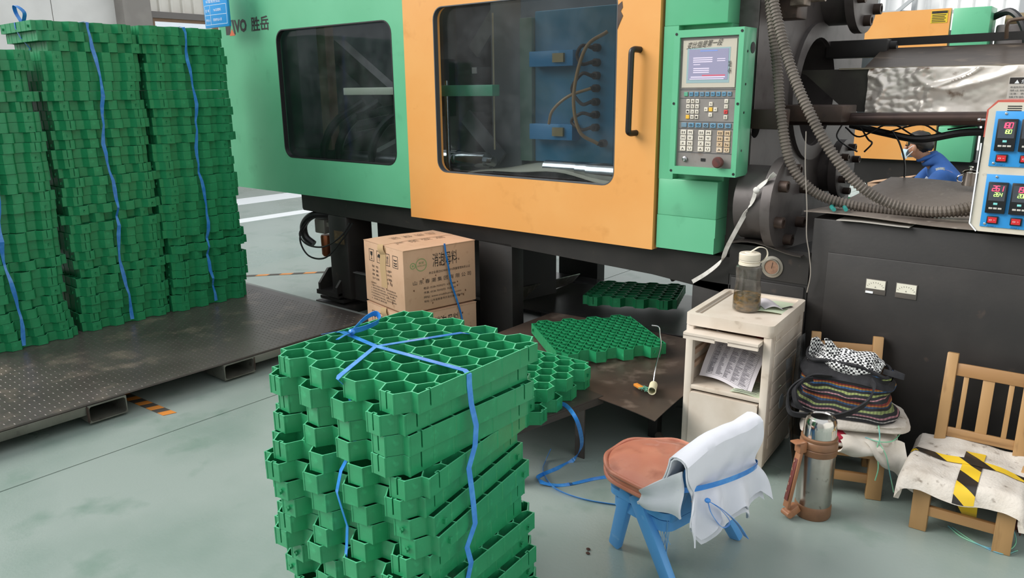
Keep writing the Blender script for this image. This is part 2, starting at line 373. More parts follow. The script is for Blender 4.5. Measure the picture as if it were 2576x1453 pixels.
# post and control box
pst = part('control_post', MB().box(-1.668, -1.385, D, 3.29, 1.70, 2.4, .004).box(-1.668, -1.60, D, 3.28, 1.06, 1.70).box(-1.60, -1.385, 3.10, 3.28, 1.06, 1.70)
    .box(-1.668, -1.387, D, 3.275, .90, 1.062, .004).box(-1.668, -1.387, D, 3.235, .82, .90).box(-1.668, -1.39, D, 3.20, .749, .82), m_green, imm)
cbx = part('control_box', xz(R4(-1.577, -1.278, 1.095, 1.675), [R4(-1.551, -1.299, 1.128, 1.646)], 2.97, .02).box(-1.577, -1.278, 2.99, 3.09, 1.095, 1.675, .002), m_green, imm)
m_pan = mat('control_panel_film', '85807c', .4, c2='787470', s=9, c3='6f5d50', s3=12, lo3=.62, hi3=.8)
pan = part('key_panel', MB().box(-1.551, -1.299, 2.982, 2.99, 1.128, 1.646), m_pan, cbx)
YF = 2.982
def PU(u, v): return (-1.549+.248*u, 1.644-.514*v)
def pbox(u, v, wu, hv, th, mb=None, y=YF, bev=0.):
    X_, Z_ = PU(u, v); return (mb or MB()).box(X_-wu*.124, X_+wu*.124, y-th, y+.001, Z_-hv*.257, Z_+hv*.257, bev)
m_key = mat('cream_keycap', 'ded8cb', .4, c2='cfc6b5', s=40); m_keyb = mat('blue_keycap', '5d8eab', .35, c2='74858f', s=14)
m_keyy = mat('yellow_keycap', 'e0b23c', .4); m_keyr = mat('red_keycap', 'c83a3a', .4); m_keyrust = mat('stained_keycap', 'c5aa88', .5, c2='d9cbb6', s=30, c3='8a5a35', s3=60, lo3=.6, hi3=.75)
part('screen_bezel', pbox(.505, .2, .93, .36, .003), mat('bezel_cream', 'bdb6a7', .45), cbx)
part('screen_border', pbox(.495, .2125, .75, .265, .0036), mat('screen_border_blue', '8fa9ad', .4), cbx)
m_lcd = mat('lcd_glow', '8d8ba4', .25, emit=.12)
part('screen', pbox(.495, .205, .69, .23, .0042), m_lcd, cbx)
sp = MB()
for (u, v, wu, hv) in ((.4, .155, .34, .008), (.4, .17, .34, .008), (.4, .185, .34, .008), (.3, .205, .12, .006), (.38, .235, .28, .008), (.38, .25, .28, .008), (.38, .265, .28, .008), (.72, .165, .14, .006), (.72, .18, .14, .006), (.5, .3, .6, .009), (.48, .315, .6, .007)): pbox(u, v, wu, hv, .0046, sp)
part('screen_fields', sp, mat('lcd_fields', 'cfc5d8', .3, emit=.15), cbx, smooth=0)
part('screen_red_bar', pbox(.6, .288, .4, .008, .0046), mat('lcd_red', 'c0505f', .3, emit=.3), cbx)
part('screen_title', pbox(.5, .103, .3, .008, .0046), mat('lcd_blue', '6f86c0', .3, emit=.3), cbx)
ln = MB()
for v in (.395, .462, .645, .70, .89): pbox(.5, v, .96, .004, .0012, ln)
part('panel_line', ln, m_lgrey, cbx, smooth=0)
sym = MB()
def key(u, v, wu, hv, m, glyph=None):
    part('key', pbox(u, v, wu, hv, .004, bev=.0012), m, cbx, smooth=0)
    if glyph:
        X_, Z_ = PU(u, v); put_text(sym, glyph, (X_-wu*.06, YF-.0042, Z_-hv*.13), (wu*.12, 0, 0), (0, 0, hv*.26))
for i in range(9): key(.125+i*.096, .43, .068, .033, mat('green_keycap', '57a081', .4) if i == 0 else m_keyb, ['F', 'F1', 'F2', 'F3', 'F4', 'F5', 'F6', 'F7', 'F8'][i] if i else None)
num = ['7', '8', '9', '4', '5', '6', '1', '2', '3', None, '0', '-']
for r_ in range(4):
    for c_ in range(3): key(.172+c_*.082, .485+r_*.041, .062, .031, m_keyy if (r_, c_) == (3, 0) else m_key, num[r_*3+c_])
for du, dv, m_, g in ((0, 0, m_keyy, None), (-.082, 0, m_key, '←'), (.082, 0, m_key, '→'), (0, -.041, m_key, '↑'), (0, .041, m_key, '↓')): key(.58+du, .548+dv, .062, .031, m_, g)
for i, g in enumerate('∧∨/≡'): key(.845, .484+i*.041, .062, .031, m_keyr if i == 2 else m_key, g)
for i in range(7): key(.114+i*.131, .672, .1, .036, m_keyb, '◦' if i else None)
for ub, m_ in ((.11, m_key), (.437, m_key), (.77, m_keyrust)):
    for r_ in range(4):
        for c_ in range(2): key(ub+c_*.128, .73+r_*.0435, .1, .038, m_, 'ⅡMHWXNAU'[r_*2+c_])
o = part('key_symbol', sym, m_ink, cbx, smooth=0); o['kind'] = 'stuff'
hw = MB(); a_ = PU(.1, .062)
put_text(hw, '变比指是第一段', (a_[0], YF-.0042, a_[1]-.012), (.155, 0, .010), (.004, 0, .026), .3)
part('handwriting', hw, m_ink, cbx, smooth=0); hw = MB()
put_text(hw, '全部', (PU(.9, .28)[0], YF-.0042, PU(.9, .28)[1]), (.0, 0, .05), (-.014, 0, 0))
part('handwriting', hw, m_ink, cbx, smooth=0)
X_, Z_ = PU(.16, .945); part('key_switch', MB().lathe([(.011, 0), (.011, .006), (.008, .008), (0, .008)], (X_, YF, Z_), 18, (0, -1, 0)), m_steel, cbx)
X_, Z_ = PU(.49, .945); part('usb_port', MB().box(X_-.010, X_+.010, YF-.002, YF, Z_-.006, Z_+.006), m_black, cbx)
X_, Z_ = PU(.8, .955); part('emergency_button', MB().lathe([(.014, 0), (.013, .016), (.022, .018), (.023, .03), (.019, .036), (0, .037)], (X_, YF, Z_), 24, (0, -1, 0)), mat('dirty_red_button', '5c2f2a', .5, c2='3d2521', s=40), cbx)
sc_ = MB()
for X_ in (-1.567, -1.287):
    for Z_ in (1.66, 1.385, 1.108): sc_.cyl((X_, 2.9685, Z_), (X_, 2.972, Z_), .0055, n=12)
sc_.lathe([(.022, 0), (.022, .001)], (-1.2775, 3.06, 1.60), 20, (1, 0, 0))
for Z_ in (1.585, 1.46, 1.35, 1.2): sc_.lathe([(.005, 0), (.005, .001)], (-1.2775, 3.012, Z_), 10, (1, 0, 0))
part('screw_hole', sc_, m_black, cbx, smooth=0)
# base
base = part('base_beam', xz([(-4.412, .782), (-4.41, .68), (-4.40, .667), (-2.8, .640), (-1.71, .606), (-1.335, .572), (-1.335, .735), (-1.69, .735), (-3.26, .735), (-3.26, .782)], [], BY, .16).box(-4.4, -1.34, 3.26, 4.9, .69, .735).box(-4.4, -1.34, 4.80, 4.9, .62, .69), m_dark, imm)
part('frame_leg', MB().box(-4.15, -3.95, BY, 3.32, .10, .665, .02), m_dark, imm)
part('frame_leg', MB().box(-4.15, -3.95, 4.7, 4.9, 0, .69), m_dark, imm)
part('tank_panel', MB().box(-3.95, -2.85, 3.36, 3.9, .12, .66), m_dark2, imm)
part('tank_channel', MB().box(-3.98, -2.8, 3.14, 3.38, .10, .284), m_dark, imm)
part('channel_lip_highlight', MB().box(-3.97, -2.8, 3.13, 3.16, .284, .29), mat('highlight_edge', '8b8987', .4, .6), imm)  # paler strip paints in the highlight along the channel's top flange
ft = part('leveling_foot', MB().box(-4.30, -3.97, 3.07, 3.42, 0, .055, .004).box(-4.27, -4.02, 3.09, 3.36, .07, .09).cyl((-4.16, 3.2, .05), (-4.16, 3.2, .14), .03), m_dark, imm)
part('gusset', MB().plate([(3.08, .12), (3.2, .12), (3.2, .27), (3.16, .27), (3.08, .18)], [], (-4.27, 0, 0), (0, 1, 0), (0, 0, 1), .02)
     .plate([(3.06, .12), (3.18, .12), (3.18, .27), (3.14, .27), (3.06, .18)], [], (-4.06, 0, 0), (0, 1, 0), (0, 0, 1), .02).box(-4.28, -4.04, 3.07, 3.2, .105, .135), m_dark, ft)
part('frame_leg', MB().box(-2.8, -2.56, BY, 3.20, 0, .65, .006), m_dark, imm)
part('gusset', MB().box(-2.86, -2.84, 3.02, 3.1, 0, .20).box(-2.86, -2.5, 3.0, 3.15, 0, .05), m_dark, imm)
part('frame_leg', MB().box(-1.505, -1.30, BY, 3.35, 0, .62, .006), m_dark, imm)
part('frame_leg', MB().box(-3.48, -3.12, 4.80, 4.9, 0, .69), m_dark2, imm)
part('drain_pipe', MB().tube(spline([(-2.75, 4.9, .7), (-2.72, 5.0, .3), (-2.62, 5.1, .05)], 5), .03, 8), m_rust, imm)
def chutefn(u, v):
    a = V(-2.80, 3.35, .205); b = V(-1.51, 3.35, .255); c = V(-1.51, 4.3, .218); d = V(-3.0, 4.3, .125)
    p = a*(1-u)*(1-v)+b*u*(1-v)+c*u*v+d*(1-u)*v; p.z += .004*math.sin(u*9)*v; return p
ch = part('chute', MB().sheet(chutefn, 10, 8, .006), mat('chute_black_sheet', '2b2a2a', .35, c2='3a3836', s=7, c3='6a6660', s3=40, lo3=.66, hi3=.76), imm)
part('chute_front', MB().box(-2.56, -1.51, 3.36, 3.38, .05, .215), MATS['chute_black_sheet'], ch)
fq = [V(-2.807, 3.35, .205), V(-2.79, 3.35, .301), V(-2.934, 4.3, .199), V(-3.0, 4.3, .128)]
part('chute_flange', MB().sheet(lambda u, v: (fq[0]*(1-v)+fq[1]*v)*(1-u)+(fq[3]*(1-v)+fq[2]*v)*u, 8, 2, .006).cyl((-2.83, 3.33, .20), (-2.80, 3.33, .20), .012, n=10), mat('worn_sheet', '5b5650', .4, .5, c2='8b8782', s=20), ch)
part('chute_lip', MB().box(-1.95, -1.51, 3.31, 3.34, .10, .225), m_dark, ch)
part('chute_rim', MB().box(-1.95, -1.51, 3.32, 3.40, .225, .238), m_dark, ch)
# oil filter and looped cable at the left leg
of = part('oil_filter', MB().lathe([(.028, 0), (.038, .015), (.04, .14), (.035, .15)], (-4.33, 3.22, .335), 20), mat('copper_cup', '8a5233', .35, .7, c2='6a3f2a', s=14), imm)
part('filter_head', MB().box(-4.39, -4.28, 3.17, 3.28, .50, .60, .01).box(-4.36, -4.2, 3.19, 3.25, .55, .58), mat('grey_cast_aluminium', '8d8a82', .5, .5), of)
part('filter_hose', MB().tube(spline([(-4.22, 3.2, .64), (-4.35, 3.14, .63), (-4.45, 3.13, .56), (-4.46, 3.14, .47), (-4.40, 3.16, .42)], 8), .026, 10), m_black, of)
for dz in (0, .03):
    part('looped_cable', MB().tube(spline([(-4.38, 3.12, .60), (-4.44, 3.08, .50-dz), (-4.33, 3.06, .44-dz*2.5), (-4.14, 3.06, .45-dz*2.5), (-3.97, 3.07, .54-dz), (-3.90+dz, 3.09, .63)], 8), .006, 6), m_black, imm)
part('name_plate', MB().box(-4.08, -3.98, BY-.004, BY+.001, .475, .56), mat('worn_plate', '5c4a38', .4, .3, c2='7a6a50', s=40), imm)
part('drip_tray', MB().box(-3.9, -2.2, 3.95, 4.72, .03, .06), mat('oily_tray', '3a3a3b', .25, .3, c2='6a6a6a', s=14, lo=.55, hi=.75), imm)
# inside the guards
part('rear_guard', MB().box(-5.15, -1.70, 4.88, 4.92, .735, 2.4), mat('guard_dark_grey', '4a4c4e', .5, c2='3c3e40', s=3), imm)
part('moving_platen', MB().box(-3.36, -3.16, 3.35, 4.7, .80, 2.3, .02), m_cast, imm)
part('toggle_housing', MB().box(-5.0, -4.75, 3.4, 4.7, .8, 2.2, .02), mat('cast_grey', '55575a', .5), imm)
part('toggle_link', MB().beam((-4.75, 3.75, 1.75), (-4.1, 3.75, 1.35), .1, .14).beam((-4.1, 3.75, 1.35), (-3.36, 3.75, 1.7), .1, .14), m_cast, imm)
part('toggle_link', MB().beam((-4.75, 3.75, .95), (-4.1, 3.75, 1.2), .1, .14).beam((-4.1, 3.75, 1.2), (-3.36, 3.75, .98), .1, .14), m_cast, imm)
part('support_strut', MB().box(-4.43, -4.34, 3.33, 3.40, .74, 2.3), mat('brown_primer', '8a7464', .5, c2='6a584c', s=6), imm)
for sx in (0, .16, .5):
    part('hydraulic_hose', MB().tube(spline([(-4.12+sx, 3.45, 1.38), (-4.3+sx, 3.35, 1.25), (-4.38+sx, 3.3, 1.10), (-4.39+sx, 3.3, .95)], 7), .028, 10), m_black, imm)
part('linkage_arm', MB().beam((-4.1, 3.36, 1.28), (-3.55, 3.36, 1.36), .02, .05).beam((-4.1, 3.36, 1.20), (-3.6, 3.36, 1.28), .02, .03), m_black, imm)
part('guide_rail', MB().box(-4.02, -3.36, 3.20, 3.26, 1.424, 1.468, .003), mat('lit_rail', 'dcdcc4', .4), imm)  # cream colour paints in the bright light on this half of the rail
part('guide_rail', MB().box(-3.35, -2.75, 3.18, 3.24, 1.415, 1.474, .003), m_green, imm)
part('control_valve', MB().box(-3.62, -3.45, 3.3, 3.45, 1.50, 1.60, .01).box(-3.30, -3.18, 3.3, 3.4, 1.30, 1.62), m_black, imm)
part('ejector_box', MB().box(-3.15, -2.99, 3.45, 4.5, 1.485, 1.575, .005), m_black, imm)
part('ejector_box', MB().box(-3.15, -2.99, 3.45, 4.5, 1.32, 1.42, .005), m_black, imm)
part('tag_label', MB().box(-3.135, -3.10, 3.445, 3.45, 1.54, 1.575), m_white, imm)
part('diagonal_arm', MB().beam((-3.13, 3.38, 1.30), (-2.86, 3.38, 1.06), .02, .09), mat('arm_grey', '77787a', .45, .4), imm)
part('diagonal_arm', MB().beam((-2.95, 3.45, 1.85), (-3.12, 3.45, 1.66), .02, .09), MATS['arm_grey'], imm)
part('platen_rod', MB().cyl((-3.155, 3.25, .90), (-3.155, 3.25, 1.50), .013), m_steel, imm)
part('mold_plate', MB().box(-2.965, -2.745, 3.42, 4.5, .98, 2.1, .006), mat('mould_plate_grey', '85888a', .42, .3, c2='737678', s=3), imm)
part('mold_plate', MB().box(-2.74, -2.655, 3.40, 4.5, 1.06, 1.82, .004), mat('mould_green_grey', '6f8a7c', .42, .1), imm)
mb_ = part('mold_block', MB().box(-2.65, -2.14, 3.42, 4.5, 1.06, 1.85, .006), mat('mould_blue_paint', '3d87ab', .38, .0, c2='35788c', s=4), imm)
for z0, z1 in ((1.185, 1.268), (1.563, 1.642)):
    cl = part('mold_clamp', MB().box(-2.635, -2.35, 3.35, 3.42, z0, z1, .004), mat('clamp_blue', '3a90c4', .4), mb_)
    part('mold_clamp', MB().box(-2.47, -2.40, 3.335, 3.351, (z0+z1)/2-.02, (z0+z1)/2+.025), mat('clamp_brass', 'a8946a', .4, .4), mb_)
m_hose = mat('translucent_hose', 'b08a60', .3)
FZ = (1.649, 1.577, 1.513, 1.45, 1.382, 1.318, 1.253, 1.174)
for i, Z_ in enumerate(FZ):
    part('hose_fitting', MB().lathe([(.02, 0), (.02, .03), (.011, .032), (.011, .06), (0, .06)], (-2.243+(.05 if i == 7 else 0), 3.42, Z_), 14, (0, -1, 0)), m_rust, mb_)
for a, b, bow in ((FZ[0], FZ[1], .03), (FZ[2], FZ[4], .06), (FZ[5], FZ[6], .06)):
    part('cooling_hose', MB().tube(spline([(-2.243, 3.36, a), (-2.28, 3.33, a+.008), (-2.28-bow, 3.33, (a+b)/2), (-2.28, 3.33, b-.008), (-2.243, 3.36, b)], 8), .009, 8), m_rust, mb_)
part('cooling_hose', MB().tube(spline([(-2.15, 3.36, 1.72), (-2.24, 3.30, 1.64), (-2.30, 3.29, 1.42), (-2.27, 3.30, 1.24), (-2.195, 3.36, 1.174)], 10), .009, 8), m_hose, mb_)
part('cooling_hose', MB().tube(spline([(-2.243, 3.36, 1.45), (-2.35, 3.31, 1.41), (-2.44, 3.3, 1.34), (-2.465, 3.3, 1.27)], 10), .008, 8), m_hose, mb_)
part('air_hose', MB().tube([(-2.86, 3.32, 1.12), (-2.86, 3.32, 1.85)], .005, 6), mat('pale_hose', 'c9b999', .4), imm)
for x0, x1, r_, z_ in ((-3.30, -3.12, .05, 1.06), (-3.12, -2.90, .045, 1.06), (-2.90, -2.85, .028, 1.055), (-2.48, -2.27, .038, 1.045), (-2.27, -2.20, .045, 1.04), (-2.20, -2.02, .05, 1.035)):
    part('tie_bar', MB().cyl((x0, 3.30, z_), (x1, 3.30, z_), r_, n=24), m_steel, imm)
part('drip_cloth', MB().sheet(lambda u, v: (-3.0+.95*u, 3.20+v*.3, .985+.05*math.sin(u*PI*.9)+.008*math.sin(u*11+v*4)+.02*v), 16, 4, .004), mat('pale_cloth', 'd9d0ba', .8), imm)
part('tie_bar', MB().cyl((-4.75, 3.35, 1.0), (-3.36, 3.35, 1.0), .06, n=24), mat('oily_bar', '4a4a4c', .3, .8), imm)

# ---- fixed platen, tie bar nuts, injection unit (right half of the machine)
pt = part('fixed_platen', yz(R4(3.16, 4.62, .60, 2.4), [circ(3.87, 1.42, .25, 40), circ(3.195, 1.29, .05), circ(3.36, 1.665, .05), circ(3.62, 1.86, .075)], -1.30, .26), m_cast, imm)
part('platen_collar', MB().plate(circ(3.87, 1.42, .32, 40), [circ(3.87, 1.42, .252, 40)], (-1.28, 0, 0), (0, 1, 0), (0, 0, 1), -.03), m_cast, imm)
part('platen_back', MB().box(-1.60, -1.56, 3.16, 4.62, .6, 2.4), m_dark2, imm)
def nut(cy, cz, x1, r, nm='tie_bar_nut', m=None):
    f = part(nm, MB().lathe([(r*.8, 0), (r*.8, x1+1.30-.045), (r, x1+1.30-.04), (r, x1+1.30), (r*.9, x1+1.306), (0, x1+1.306)], (-1.30, cy, cz), 36, (1, 0, 0)), m or m_cast, imm)
    for i in range(6):
        q = i*PI/3+.4; part('bolt', MB().lathe([(r*.12, 0), (r*.12, .035), (r*.07, .036), (r*.07, .02), (0, .02)], (x1+.004, cy+r*.74*math.cos(q), cz+r*.74*math.sin(q)), 12, (1, 0, 0)), m_rust, f)
nut(3.17, .975, -1.13, .195); nut(4.16, 1.035, -1.20, .15); nut(4.02, 1.90, -1.14, .21); nut(3.30, 2.0, -1.16, .19)
part('clamp_block', MB().box(-1.3, -1.18, 3.14, 3.26, 1.28, 1.36, .006), m_rust, imm)
part('clamp_block', MB().box(-1.3, -1.2, 3.3, 3.42, 1.72, 1.80, .006), m_rust, imm)
part('clamp_bracket', MB().box(-1.22, -1.16, 3.26, 3.34, 1.765, 1.86, .006).cyl((-1.17, 3.36, 1.80), (-1.11, 3.36, 1.80), .018), mat('worn_bracket', '8d8074', .5, .4, c2='4c4038', s=20), imm)
part('cylinder_bracket', MB().box(-1.3, -1.02, 3.42, 3.62, 1.30, 1.37, .006).cyl((-1.24, 3.55, 1.33), (-1.12, 3.55, 1.33), .04), m_rust, imm)
part('clamp_block', MB().box(-1.3, -1.02, 4.0, 4.12, 1.58, 1.66, .006).cyl((-1.04, 4.05, 1.63), (-.99, 4.05, 1.63), .02), m_dark, imm)
# barrel hood
m_hood = mat('grimy_hood', '5f544a', .42, .35, c2='4a4038', s=9, c3='8a7a68', s3=22, lo3=.58, hi3=.75, stretch=(.4, 1, 1), bump=.05)
hd = part('barrel_hood', MB().plate([(3.76, 1.335), (4.35, 1.335), (4.35, 1.62), (4.05, 1.62), (3.76, 1.522)], [], (.4, 0, 0), (0, 1, 0), (0, 0, 1), -1.45), m_hood, imm)
part('hood_front', xz([(-1.36, 1.522), (-1.30, 1.50), (-1.12, 1.35), (-1.05, 1.335), (-.92, 1.335), (-.92, 1.522)], [], 3.757, .006), mat('hood_dark', '3a3733', .5, .2, c2='4a4a40', s=7), hd)
def crump(u, v):
    x_ = -1.02+u*1.42; z_ = 1.522-.190*v; k = 1 if 0 < v < 1 else .2
    p = Vector((x_*4, 0, z_*5)); rd_ = lambda q: 1-abs(mnoise.noise(q))*2.2
    d = .010*mnoise.noise(p)+.016*max(0, rd_(Vector((x_*3.2+z_*7, 4.2, z_*4-x_*2))))**4+.012*max(0, rd_(Vector((x_*4-z_*9, 1.7, z_*6+x_*1.5))))**5+.003*mnoise.noise(p*4)+.0012*mnoise.noise(p*11)*(1+4*(x_ < -.75))
    return (x_, 3.748-d*k, z_)
part('foil_wrap', MB().sheet(crump, 240, 44, .003), mat('crumpled_foil', 'efe8de', .3, .4, c2='d2c9be', s=7, c3='7a5c42', s3=13, lo3=.6, hi3=.72), hd, smooth=50)
part('hood_strip', MB().box(-1.15, .4, 3.745, 3.765, 1.52, 1.527), mat('hood_edge', 'a59a8a', .35, .7), hd)
# warning plate on the hood (cut by the frame)
wp = part('warning_plate', MB().plate(R4(0, .20, 0, .10), [], (-.478, 3.715, 1.378), (1, 0, .0), (.0, 0, 1), .002), mat('plate_silver', 'c9c3ba', .4), hd)
part('plate_header', MB().plate(R4(.003, .2, .073, .097), [], (-.478, 3.7128, 1.378), (1, 0, 0), (0, 0, 1), .0006), m_ink, wp)
tx = MB(); put_text(tx, '▲', (-.458, 3.7115, 1.4525), (.017, 0, 0), (0, 0, .014)); put_text(tx, '危险DANGER', (-.435, 3.7115, 1.4525), (.10, 0, 0), (0, 0, .015)); part('plate_heading', tx, m_white, wp, smooth=0)
tx = MB()
for i, t in enumerate(('高温危险!危险', '禁止拆卸，高温部件', '注意：表面高温，防止烫伤', '操作前必须切断电源', '检修时请关闭总电源后进行')): put_text(tx, t, (-.47, 3.7115, 1.434-i*.0125), (.06 if i == 0 else .15, 0, 0), (0, 0, .0075))
part('plate_text', tx, m_lgrey, wp, smooth=0)
part('hood_rail', MB().beam((-1.15, 4.1, 1.648), (.4, 4.1, 1.662), .03, .035), m_dark, imm)
part('hood_handle', MB().tube(spline([(-.55, 4.02, 1.64), (-.55, 4.0, 1.70), (-.52, 4.0, 1.715), (-.40, 4.0, 1.72), (-.30, 4.0, 1.72), (-.28, 4.0, 1.65)], 5), .008, 8), mat('worn_handle', '6b5a4c', .4, .5), hd)
part('guide_rod', MB().cyl((-1.30, 3.55, 1.305), (.4, 3.55, 1.338), .027, n=24), mat('oily_rod', '4a3b35', .3, .6, c2='33292a', s=6), imm)
hn = part('wiring_harness', MB().tube(spline([(-1.12, 3.9, 1.27), (-.95, 3.88, 1.235), (-.80, 3.86, 1.215), (-.62, 3.86, 1.25), (-.4, 3.86, 1.25), (.3, 3.86, 1.26)], 7), .016, 8), m_black, imm)
for i, q in enumerate(([(-1.14, 3.85, 1.28), (-1.16, 3.84, 1.22), (-1.12, 3.84, 1.18), (-1.06, 3.84, 1.15)], [(-1.06, 3.86, 1.26), (-1.02, 3.84, 1.21), (-1.0, 3.84, 1.19), (-1.03, 3.84, 1.15)],
        [(-.92, 3.85, 1.25), (-.88, 3.84, 1.19), (-.85, 3.84, 1.10), (-.845, 3.84, .98)], [(-1.13, 3.86, 1.26), (-1.05, 3.82, 1.22), (-.93, 3.82, 1.28), (-.83, 3.85, 1.23)], [(-.95, 3.86, 1.24), (-.8, 3.83, 1.28), (-.7, 3.85, 1.24), (-.5, 3.86, 1.27)], [(-.7, 3.86, 1.26), (-.55, 3.88, 1.28), (-.3, 3.88, 1.25)])):
    part('loose_wire', MB().tube(spline(q, 7), .004, 6), m_black, hn)
# corrugated hoses
m_cor = mat('ribbed_hose', '6f675f', .5, c2='5a534c', s=12)
def hose(pts):
    s_ = spline(pts, 40); L = [0]
    for i in range(1, len(s_)): L.append(L[-1]+(s_[i]-s_[i-1]).length)
    n = int(L[-1]/.0034); q = []; j = 0
    for i in range(n+1):
        t = L[-1]*i/n
        while j < len(L)-2 and L[j+1] < t: j += 1
        q.append(s_[j].lerp(s_[j+1], (t-L[j])/max(L[j+1]-L[j], 1e-9)))
    return MB().tube(q, lambda i: .0185+(.0025 if (i//2) % 2 else -.0015), 10)
part('ribbed_hose', hose([(-1.2867, 3.1600, 1.9626), (-1.2538, 3.1400, 1.7814), (-1.1969, 3.1200, 1.5224), (-1.1587, 3.1000, 1.3382), (-1.1128, 3.1000, 1.1675), (-1.0531, 3.1200, 1.0741), (-0.9703, 3.1600, 1.0155), (-0.8276, 3.2000, 0.9847), (-0.6639, 3.2400, 0.9742), (-0.4686, 3.3000, 0.9921)]), m_cor, imm)
part('ribbed_hose', hose([(-1.2733, 3.1100, 1.9409), (-1.2211, 3.0900, 1.7752), (-1.1656, 3.0700, 1.6246), (-1.0966, 3.0500, 1.4749), (-1.0212, 3.0400, 1.3418), (-0.9382, 3.0500, 1.2096), (-0.8493, 3.0800, 1.0994), (-0.7534, 3.1200, 1.0298), (-0.6488, 3.1600, 0.9979), (-0.5465, 3.1800, 1.0001), (-0.4475, 3.2200, 1.0259)]), m_cor, imm)
part('loose_wire', MB().tube(spline([(-1.0442, 3.0700, 1.2802), (-1.0354, 3.0700, 1.1426), (-1.0124, 3.0600, 0.9887), (-1.0011, 3.0500, 0.8799), (-0.9866, 3.0600, 0.7995), (-0.9781, 3.0700, 0.7171), (-0.9890, 3.0800, 0.6388)], 6), .0022, 5), mat('pale_wire', '9a938a', .5), imm)
# right base block, gauge, cabinet
part('base_block', MB().box(-1.335, -.995, BY, 4.5, 0, .80, .006).box(-1.335, -.995, BY-.004, BY, .665, .80), m_dark, imm)
part('cover_plate', MB().box(-1.322, -1.005, BY-.012, BY, .06, .655, .006), m_dark, imm)
part('deck_sheet', MB().sheet(lambda u, v: (-1.34+u*.32, 3.06+v*1.2, .805+.02*v+(.018*math.sin(u*PI*1.5))*(1-v)), 10, 8, .004), mat('oily_sheet', '4a4542', .38, .5, c2='5d5650', s=6, c3='37322f', s3=20, stretch=(1, .3, 1)), imm)
ga = part('pressure_gauge', MB().lathe([(.046, 0), (.046, .004), (.036, .006), (.034, .012), (.030, .012), (.030, .008), (0, .008)], (-1.145, BY-.004, .721), 32, (0, -1, 0)), mat('gauge_bezel', '9b968c', .35, .7), imm)
part('gauge_dial', MB().lathe([(.0295, 0), (.0295, .001), (0, .001)], (-1.145, BY-.0122, .721), 28, (0, -1, 0)), mat('stained_dial', '8a6a55', .5, c2='6e5040', s=60), ga)
part('gauge_needle', MB().beam((-1.145, BY-.0140, .716), (-1.141, BY-.0140, .742), .002, .001), m_ink, ga)
part('latch', MB().box(-1.262, -1.236, BY-.012, BY, .715, .745, .003), m_steel, imm)
cab = part('control_cabinet', MB().box(-.995, .6, BY, 4.35, 0, .942, .006), m_dark, imm)
cd = part('cabinet_door', MB().box(-.925, .55, BY-.012, BY, .05, .812, .004), m_dark, cab)
for X_ in (-.772, -.664):
    fr = part('panel_meter', MB().box(X_, X_+.074, BY-.015, BY-.01, .671, .729, .001), mat('meter_frame', '5a5550', .4), cab)
    part('meter_dial', MB().box(X_+.003, X_+.071, BY-.0165, BY-.0148, .692, .727), mat('meter_white', 'd9d6c6', .4, emit=0), cab)
    mk = MB()
    for i in range(9):
        q = math.radians(150-15*i); c0 = Vector((X_+.037, BY-.0170, .688)); d = Vector((math.cos(q), 0, math.sin(q)*.9)); mk.beam(c0+d*.030, c0+d*.035, .001, .0004, (0, 1, 0))
    put_text(mk, 'A', (X_+.0345, BY-.0168, .697), (.005, 0, 0), (0, 0, .006)); part('meter_scale', mk, m_ink, cab, smooth=0)
part('meter_tag', MB().box(-.769, -.742, BY-.0168, BY-.0148, .673, .681), m_white, cab)
# white rag strip tied to the flange
solo('rag_strip', MB().ribbon(spline([(-1.1272, 3.0000, 1.1184), (-1.1645, 3.0000, 1.0815), (-1.1980, 3.0000, 1.0474), (-1.2154, 3.0100, 1.0014), (-1.2655, 3.0200, 0.9052), (-1.3186, 3.0300, 0.7964), (-1.3459, 3.0400, 0.7307), (-1.4156, 3.0600, 0.6644), (-1.4995, 3.0900, 0.6043)], 5), .018, .002, [Vector((math.cos(i*.25), .3, math.sin(i*.25))) for i in range(41)])
     .blob((-1.1964, 3.0000, 1.0475), (.016, .012, .014), 10, 6), mat('soiled_white_cloth', 'cfcdc8', .8, c2='a9a69e', s=20), 'knotted strip of soiled white cloth hanging beside the green control post', 'rag')
# blue hanging sign
sg = thing('hanging_sign', 'blue notice board with white lettering hanging in front of the green panel', 'sign', (-4.91, 2.9, 1.866))
SO = Vector((-5.056, 2.9, 1.866)); SU = Vector((.291, 0, 0)); SV = Vector((.0, 0, .32))
part('board', MB().box(-5.056, -4.765, 2.895, 2.913, 1.866, 2.19, .003), mat('sign_blue', '2a97dc', .3), sg)
fr = MB()
def sline(a, b): fr.beam(SO+SU*a[0]+SV*a[1]+Vector((0, -.0055, 0)), SO+SU*b[0]+SV*b[1]+Vector((0, -.0055, 0)), .002, .0008, (0, 1, 0))
for q in (((.05, .06), (.95, .06)), ((.05, .25), (.95, .25)), ((.05, .44), (.95, .44)), ((.05, .06), (.05, .44)), ((.95, .06), (.95, .44)), ((.27, .06), (.27, .44))): sline(*q)
part('sign_line', fr, m_white, sg, smooth=0)
tx = MB()
def stext(t, u, v, wd, h): put_text(tx, t, SO+SU*u+SV*v+Vector((0, -.006, 0)), SU*wd, SV*h)
stext('区 域', .09, .31, .15, .055); stext('7#注塑机', .42, .315, .32, .055); stext('责任人', .08, .125, .17, .05); stext('班组作业人员', .38, .125, .36, .055); stext('6S管理责任区', .14, .485, .6, .075)
stext('现场管理', .2, .62, .6, .09)
part('sign_text', tx, m_white, sg, smooth=0)
